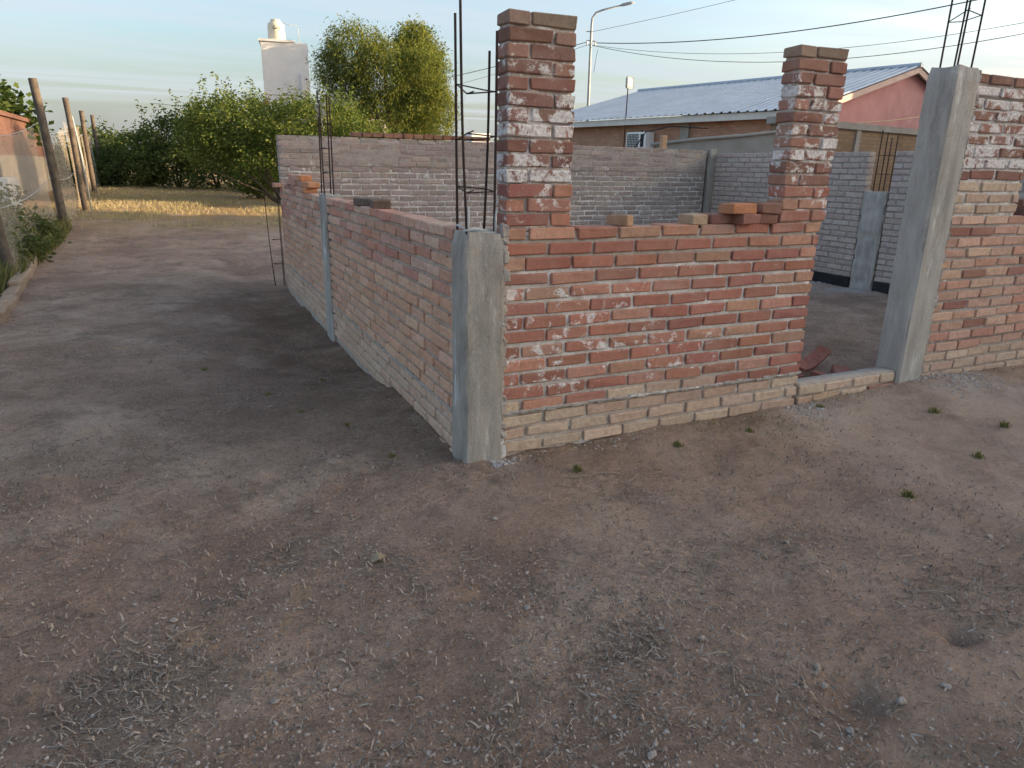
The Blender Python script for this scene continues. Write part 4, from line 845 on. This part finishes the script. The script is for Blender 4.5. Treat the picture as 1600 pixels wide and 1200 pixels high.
def straws(n, lo, hi, w, name, label, mat, far=7.5, thr=.1, seed=61):
    x, y = samp(n, far); k = vnoise(x*1.3,y*1.3,seed)+.5*vnoise(x*3.4,y*3.4,seed+1)+rng.normal(size=len(x))*.3 > thr; x, y = x[k], y[k]; n = len(x)
    z = gbase(x,y)+grel(x,y); L = lo*(hi/lo)**(rng.uniform(0,1,n)**1.7); a = rng.uniform(0,6.28,n); b = a+rng.normal(size=n)*.22
    P0 = np.stack([x,y,z+.002],-1); P1 = P0+np.stack([np.cos(a)*L*.5,np.sin(a)*L*.5,rng.uniform(0,.012,n)],-1); P2 = P1+np.stack([np.cos(b)*L*.5,np.sin(b)*L*.5,rng.uniform(-.008,.008,n)],-1)
    for P in (P1,P2): P[:,2] = np.maximum(P[:,2], gbase(P[:,0],P[:,1])+grel(P[:,0],P[:,1])+.001)
    ww = w*rng.uniform(.6,1.5,n); s = np.stack([-np.sin(a)*ww/2,np.cos(a)*ww/2,rng.uniform(-.3,.3,n)*ww],-1)
    V = np.stack([P0-s,P0+s,P1+s,P2+s*.6,P2-s*.6,P1-s],1).reshape(-1,3); i = np.arange(n)*6
    return tag(ob(name, mesh(name, V, np.concatenate([np.stack([i,i+1,i+2,i+5],-1),np.stack([i+5,i+2,i+3,i+4],-1)]), M[mat])), label, 'litter', None, 'stuff')
straws(17000,.010,.055,.0013,'straw_litter','short dry straw scattered in patches on the dirt','straw_bits'); straws(40000,.006,.03,.004,'leaf_litter','dark crumbled leaf litter on the dirt','litter_bits',7.5,.0,71)
def foot_weeds(n):
    x = np.concatenate([rng.uniform(.2,4.6,n), rng.uniform(-.55,-.03,n)]); y = np.concatenate([-.02-np.abs(rng.normal(size=n))*.16, rng.uniform(.2,6.5,n)])
    k = vnoise(x*3.3,y*3.3,95)+.6*vnoise(x*9,y*9,96)+rng.normal(size=len(x))*.4 > .5; x, y = x[k], y[k]; V, F_ = blades(0,0,len(x),.026,0,.003,.8); z0 = gbase(np.zeros(1),np.zeros(1))+grel(np.zeros(1),np.zeros(1))-.004
    V = V+np.repeat(np.stack([x,y,gbase(x,y)+grel(x,y)-.004-z0],-1),5,0)
    return tag(ob('foot_grass', mesh('foot_grass', V, F_, M['grass_green'])), 'thin faded grass blades along the wall feet', 'grass', None, 'stuff')
foot_weeds(1500)
def raked(n):
    # wisps of raked weeds, gathered in uneven drifts
    x, y = samp(n*6, 6.5); f = vnoise(x*2.1,y*2.1+40,91)+.75*vnoise(x*5.3+9,y*5.3,92)+.35*vnoise(x*13,y*13,93)+rng.normal(size=len(x))*.16; k = f > .60; x, y, f = x[k][:n], y[k][:n], f[k][:n]; n = len(x)
    z = gbase(x,y)+grel(x,y)+.0015+rng.uniform(0,1,n)*.018*np.clip(f-.62,0,.7); a = rng.uniform(0,6.28,n); a = np.where(rng.uniform(0,1,n) < .55, 2.5+rng.normal(size=n)*.5, a); L = .008+.05*rng.uniform(0,1,n)**2; w = rng.uniform(.0008,.0026,n); tz = rng.normal(size=n)*.12
    P0 = np.stack([x,y,z],-1); P1 = P0+np.stack([np.cos(a)*L,np.sin(a)*L,tz*L],-1); P1[:,2] = np.maximum(P1[:,2], gbase(P1[:,0],P1[:,1])+grel(P1[:,0],P1[:,1])+.001); sv = np.stack([-np.sin(a)*w,np.cos(a)*w,w*.3],-1)
    V = np.stack([P0-sv,P0+sv,P1+sv*.6,P1-sv*.6],1).reshape(-1,3)
    return tag(ob('weed_litter', mesh('weed_litter', V, np.arange(4*n).reshape(-1,4), M['litter_bits'])), 'grey drifts of raked dry weeds left on the dirt', 'litter', None, 'stuff')
raked(9000)
def spill(cx, cy, r, n, label, name='mortar_spill'):
    mb = MB()
    for i in range(n):
        a, q = RS.uniform(0,6.28), r*math.sqrt(RS.random())*RS.random()**.3; x, y = cx+q*math.cos(a)*1.3, cy+q*math.sin(a); s = RS.uniform(.003,.010); z = G(x,y)-s*.4
        mb.bbox(x-s,x+s,y-s*.8,y+s*.8,z,z+s*1.1,s*.35,s*.2,RS)
    return tag(mb.build(name, M['lime']), label, 'spill', None, 'stuff')
spill(.17,-.075,.06,90,'lump of pale spilled mortar at the corner column foot'); spill(3.55,-.14,.30,260,'grey lime crumbs at the foot of the right-hand wall'); spill(6.3,3.05,.28,500,'white lime crumbs round the short column foot inside'); spill(6.35,3.8,.22,300,'pale lime crumbs along the side wall inside'); spill(2.2,-.10,.12,50,'small pale mortar crumbs before the threshold')
def stone(x, y, s):
    V, F_ = bev(s*2,s*1.5,s*1.15,s*.38,s*.25,RS); o = ob('stone', mesh('stone', V, F_, M['stone'], False), None, (x,y,G(x,y)+s*.3), RS.uniform(0,6)); return tag(o, 'loose grey stone lying on the dirt', 'stone', 'loose stones on the dirt')
for x, y, s in ((-1.42,-.62,.011),(-1.30,-.78,.013),(-1.05,-1.30,.013),(-.75,-.2,.012),(.18,-1.55,.013),(.30,-2.0,.011),(.52,-1.98,.014),(.68,-2.0,.012),(.36,-1.86,.010),(.40,-1.80,.011),(.9,-1.2,.012),(-.1,-.6,.011),(-.55,.35,.014),(-.5,.9,.013),(-.22,-1.85,.013),(-.25,-1.2,.011),(1.7,-1.5,.012)): stone(x,y,s)
def twig(x, y, L, a, b, r=.0022):
    P = [];
    for t in np.linspace(0,1,6): px, py = x+math.cos(a+b*t)*L*t, y+math.sin(a+b*t)*L*t; P.append((px-x,py-y,G(px,py)+.006+.012*math.sin(math.pi*t)*RS.random()))
    o = MB().tube(P,[r*(1-.5*t) for t in np.linspace(0,1,6)],5).build('twig', M['straw'], None, True, (x,y,0)); return tag(o, 'pale dry twig lying on the dirt', 'twig', 'dry twigs on the dirt')
for x, y, L, a, b in ((.24,-.36,.22,.55,.2),(.35,-.38,.28,-.25,.1),(.62,-.5,.12,.3,.2),(.95,-.18,.22,.5,.1),(1.05,-1.62,.14,-.8,.2),(-.55,-1.05,.12,1.0,.4),(-.35,-.85,.13,-.3,.3),(-.98,-1.25,.12,-.7,.3),(-1.25,-.45,.15,2.0,.3),(.12,-1.62,.09,-.4,.2),(1.55,-1.35,.16,-1.1,.2),(1.85,-1.7,.15,.9,.3),(.75,-1.25,.11,1.5,.4),(-.65,-.35,.10,.4,.3),(1.3,-.75,.13,-.4,.3),(-1.32,-.9,.10,.2,.2),(-.9,-1.62,.08,-1,.3),(2.2,-1.2,.15,-.7,.2)): twig(x,y,L,a,b)
# dead leaf
V = [(-.03,-.015,0),(.0,-.022,.012),(.035,0,.006),(.0,.022,.016),(-.03,.012,.002)]
o = MB().add(V,[(0,1,2,3,4)]).add([(v[0],v[1],v[2]+.002) for v in V],[(4,3,2,1,0)]).build('dead_leaf', rough_mat('dead_leaf',(.20,.15,.10),(.30,.23,.15),30), None, False, (-.62,-.72,G(-.62,-.72)+.004)); tag(o,'curled tan dead leaf on the dirt','leaf')
# ------------------------------------------------------------------ unseen houses added outside the frame on the sunset side to throw the shade
def block_house(loc, sx, sy, h, label, mat):
    b = empty('shade_house', loc, label, 'house')
    MB().box(0,sx,0,sy,0,h-.2).build('wall', M[mat], b); MB().box(-.15,sx+.15,-.15,sy+.15,h-.2,h).build('roof_slab', M['grey_plaster'], b)
    for z in ((1,3.9) if h > 5 else (1,)):
        for k in range(max(1,int(sy/2.6))):
            y = .8+k*2.6; w0 = MB().box(-.03,-.004,y,y+1.1,z,z+1.2).build('window', M['dark'], b); MB().box(-.06,-.005,y-.08,y+1.18,z-.09,z-.02).build('window_sill', M['fascia'], w0)
    return b
block_house((24,-5.6,0),6,8.0,7.4,'unseen two-storey plastered house with flat roof, added on the sunset side to throw shade','grey_plaster')
block_house((24.6,-12.6,0),6,6.6,7.2,'unseen two-storey brick house added to throw shade, between two plastered ones','far_brick')
block_house((24.2,-21.0,0),6,8.0,7.5,'unseen two-storey white house added to throw shade, at the far end of the row','white_wall')
block_house((29.5,5.8,0),6,4.0,6.9,'unseen two-storey white house with flat roof, added to shade the pink gable','white_wall')
plant('shade_tree', 'leafy tree added to shade the tower, between the white tower and the feathery tree', 'tree', gr(11.2,35.5), [((11.1,35.5,6.6),(1.25,1.5,1.9),1),((10.8,35.5,4.4),(1.5,1.5,1.4),.8)], 46, 420, .42, .18, 'leaf_pepper', [(10.6,35.5,6.6),(11.4,35.5,7.6),(11.9,35.5,5.8)], .12, None, .3, .6)  # added blocker, keeps the low sun off the tower front
mb = MB()
for i in range(260):
    x = RS.uniform(.2,4.4); y = -.015-abs(RS.gauss(0,.07)); q = RS.uniform(.002,.008)*(1.6 if RS.random() < .08 else 1); z = G(x,y)-q*.4; mb.bbox(x-q,x+q,y-q*.8,y+q*.8,z,z+q*1.1,q*.35,q*.2,RS)
tag(mb.build('mortar_crumbs', M['mortar'], None, color=(.42,.37,.32,.3)), 'mortar droppings and brick crumbs strewn along the front wall foot', 'crumbs', None, 'stuff')
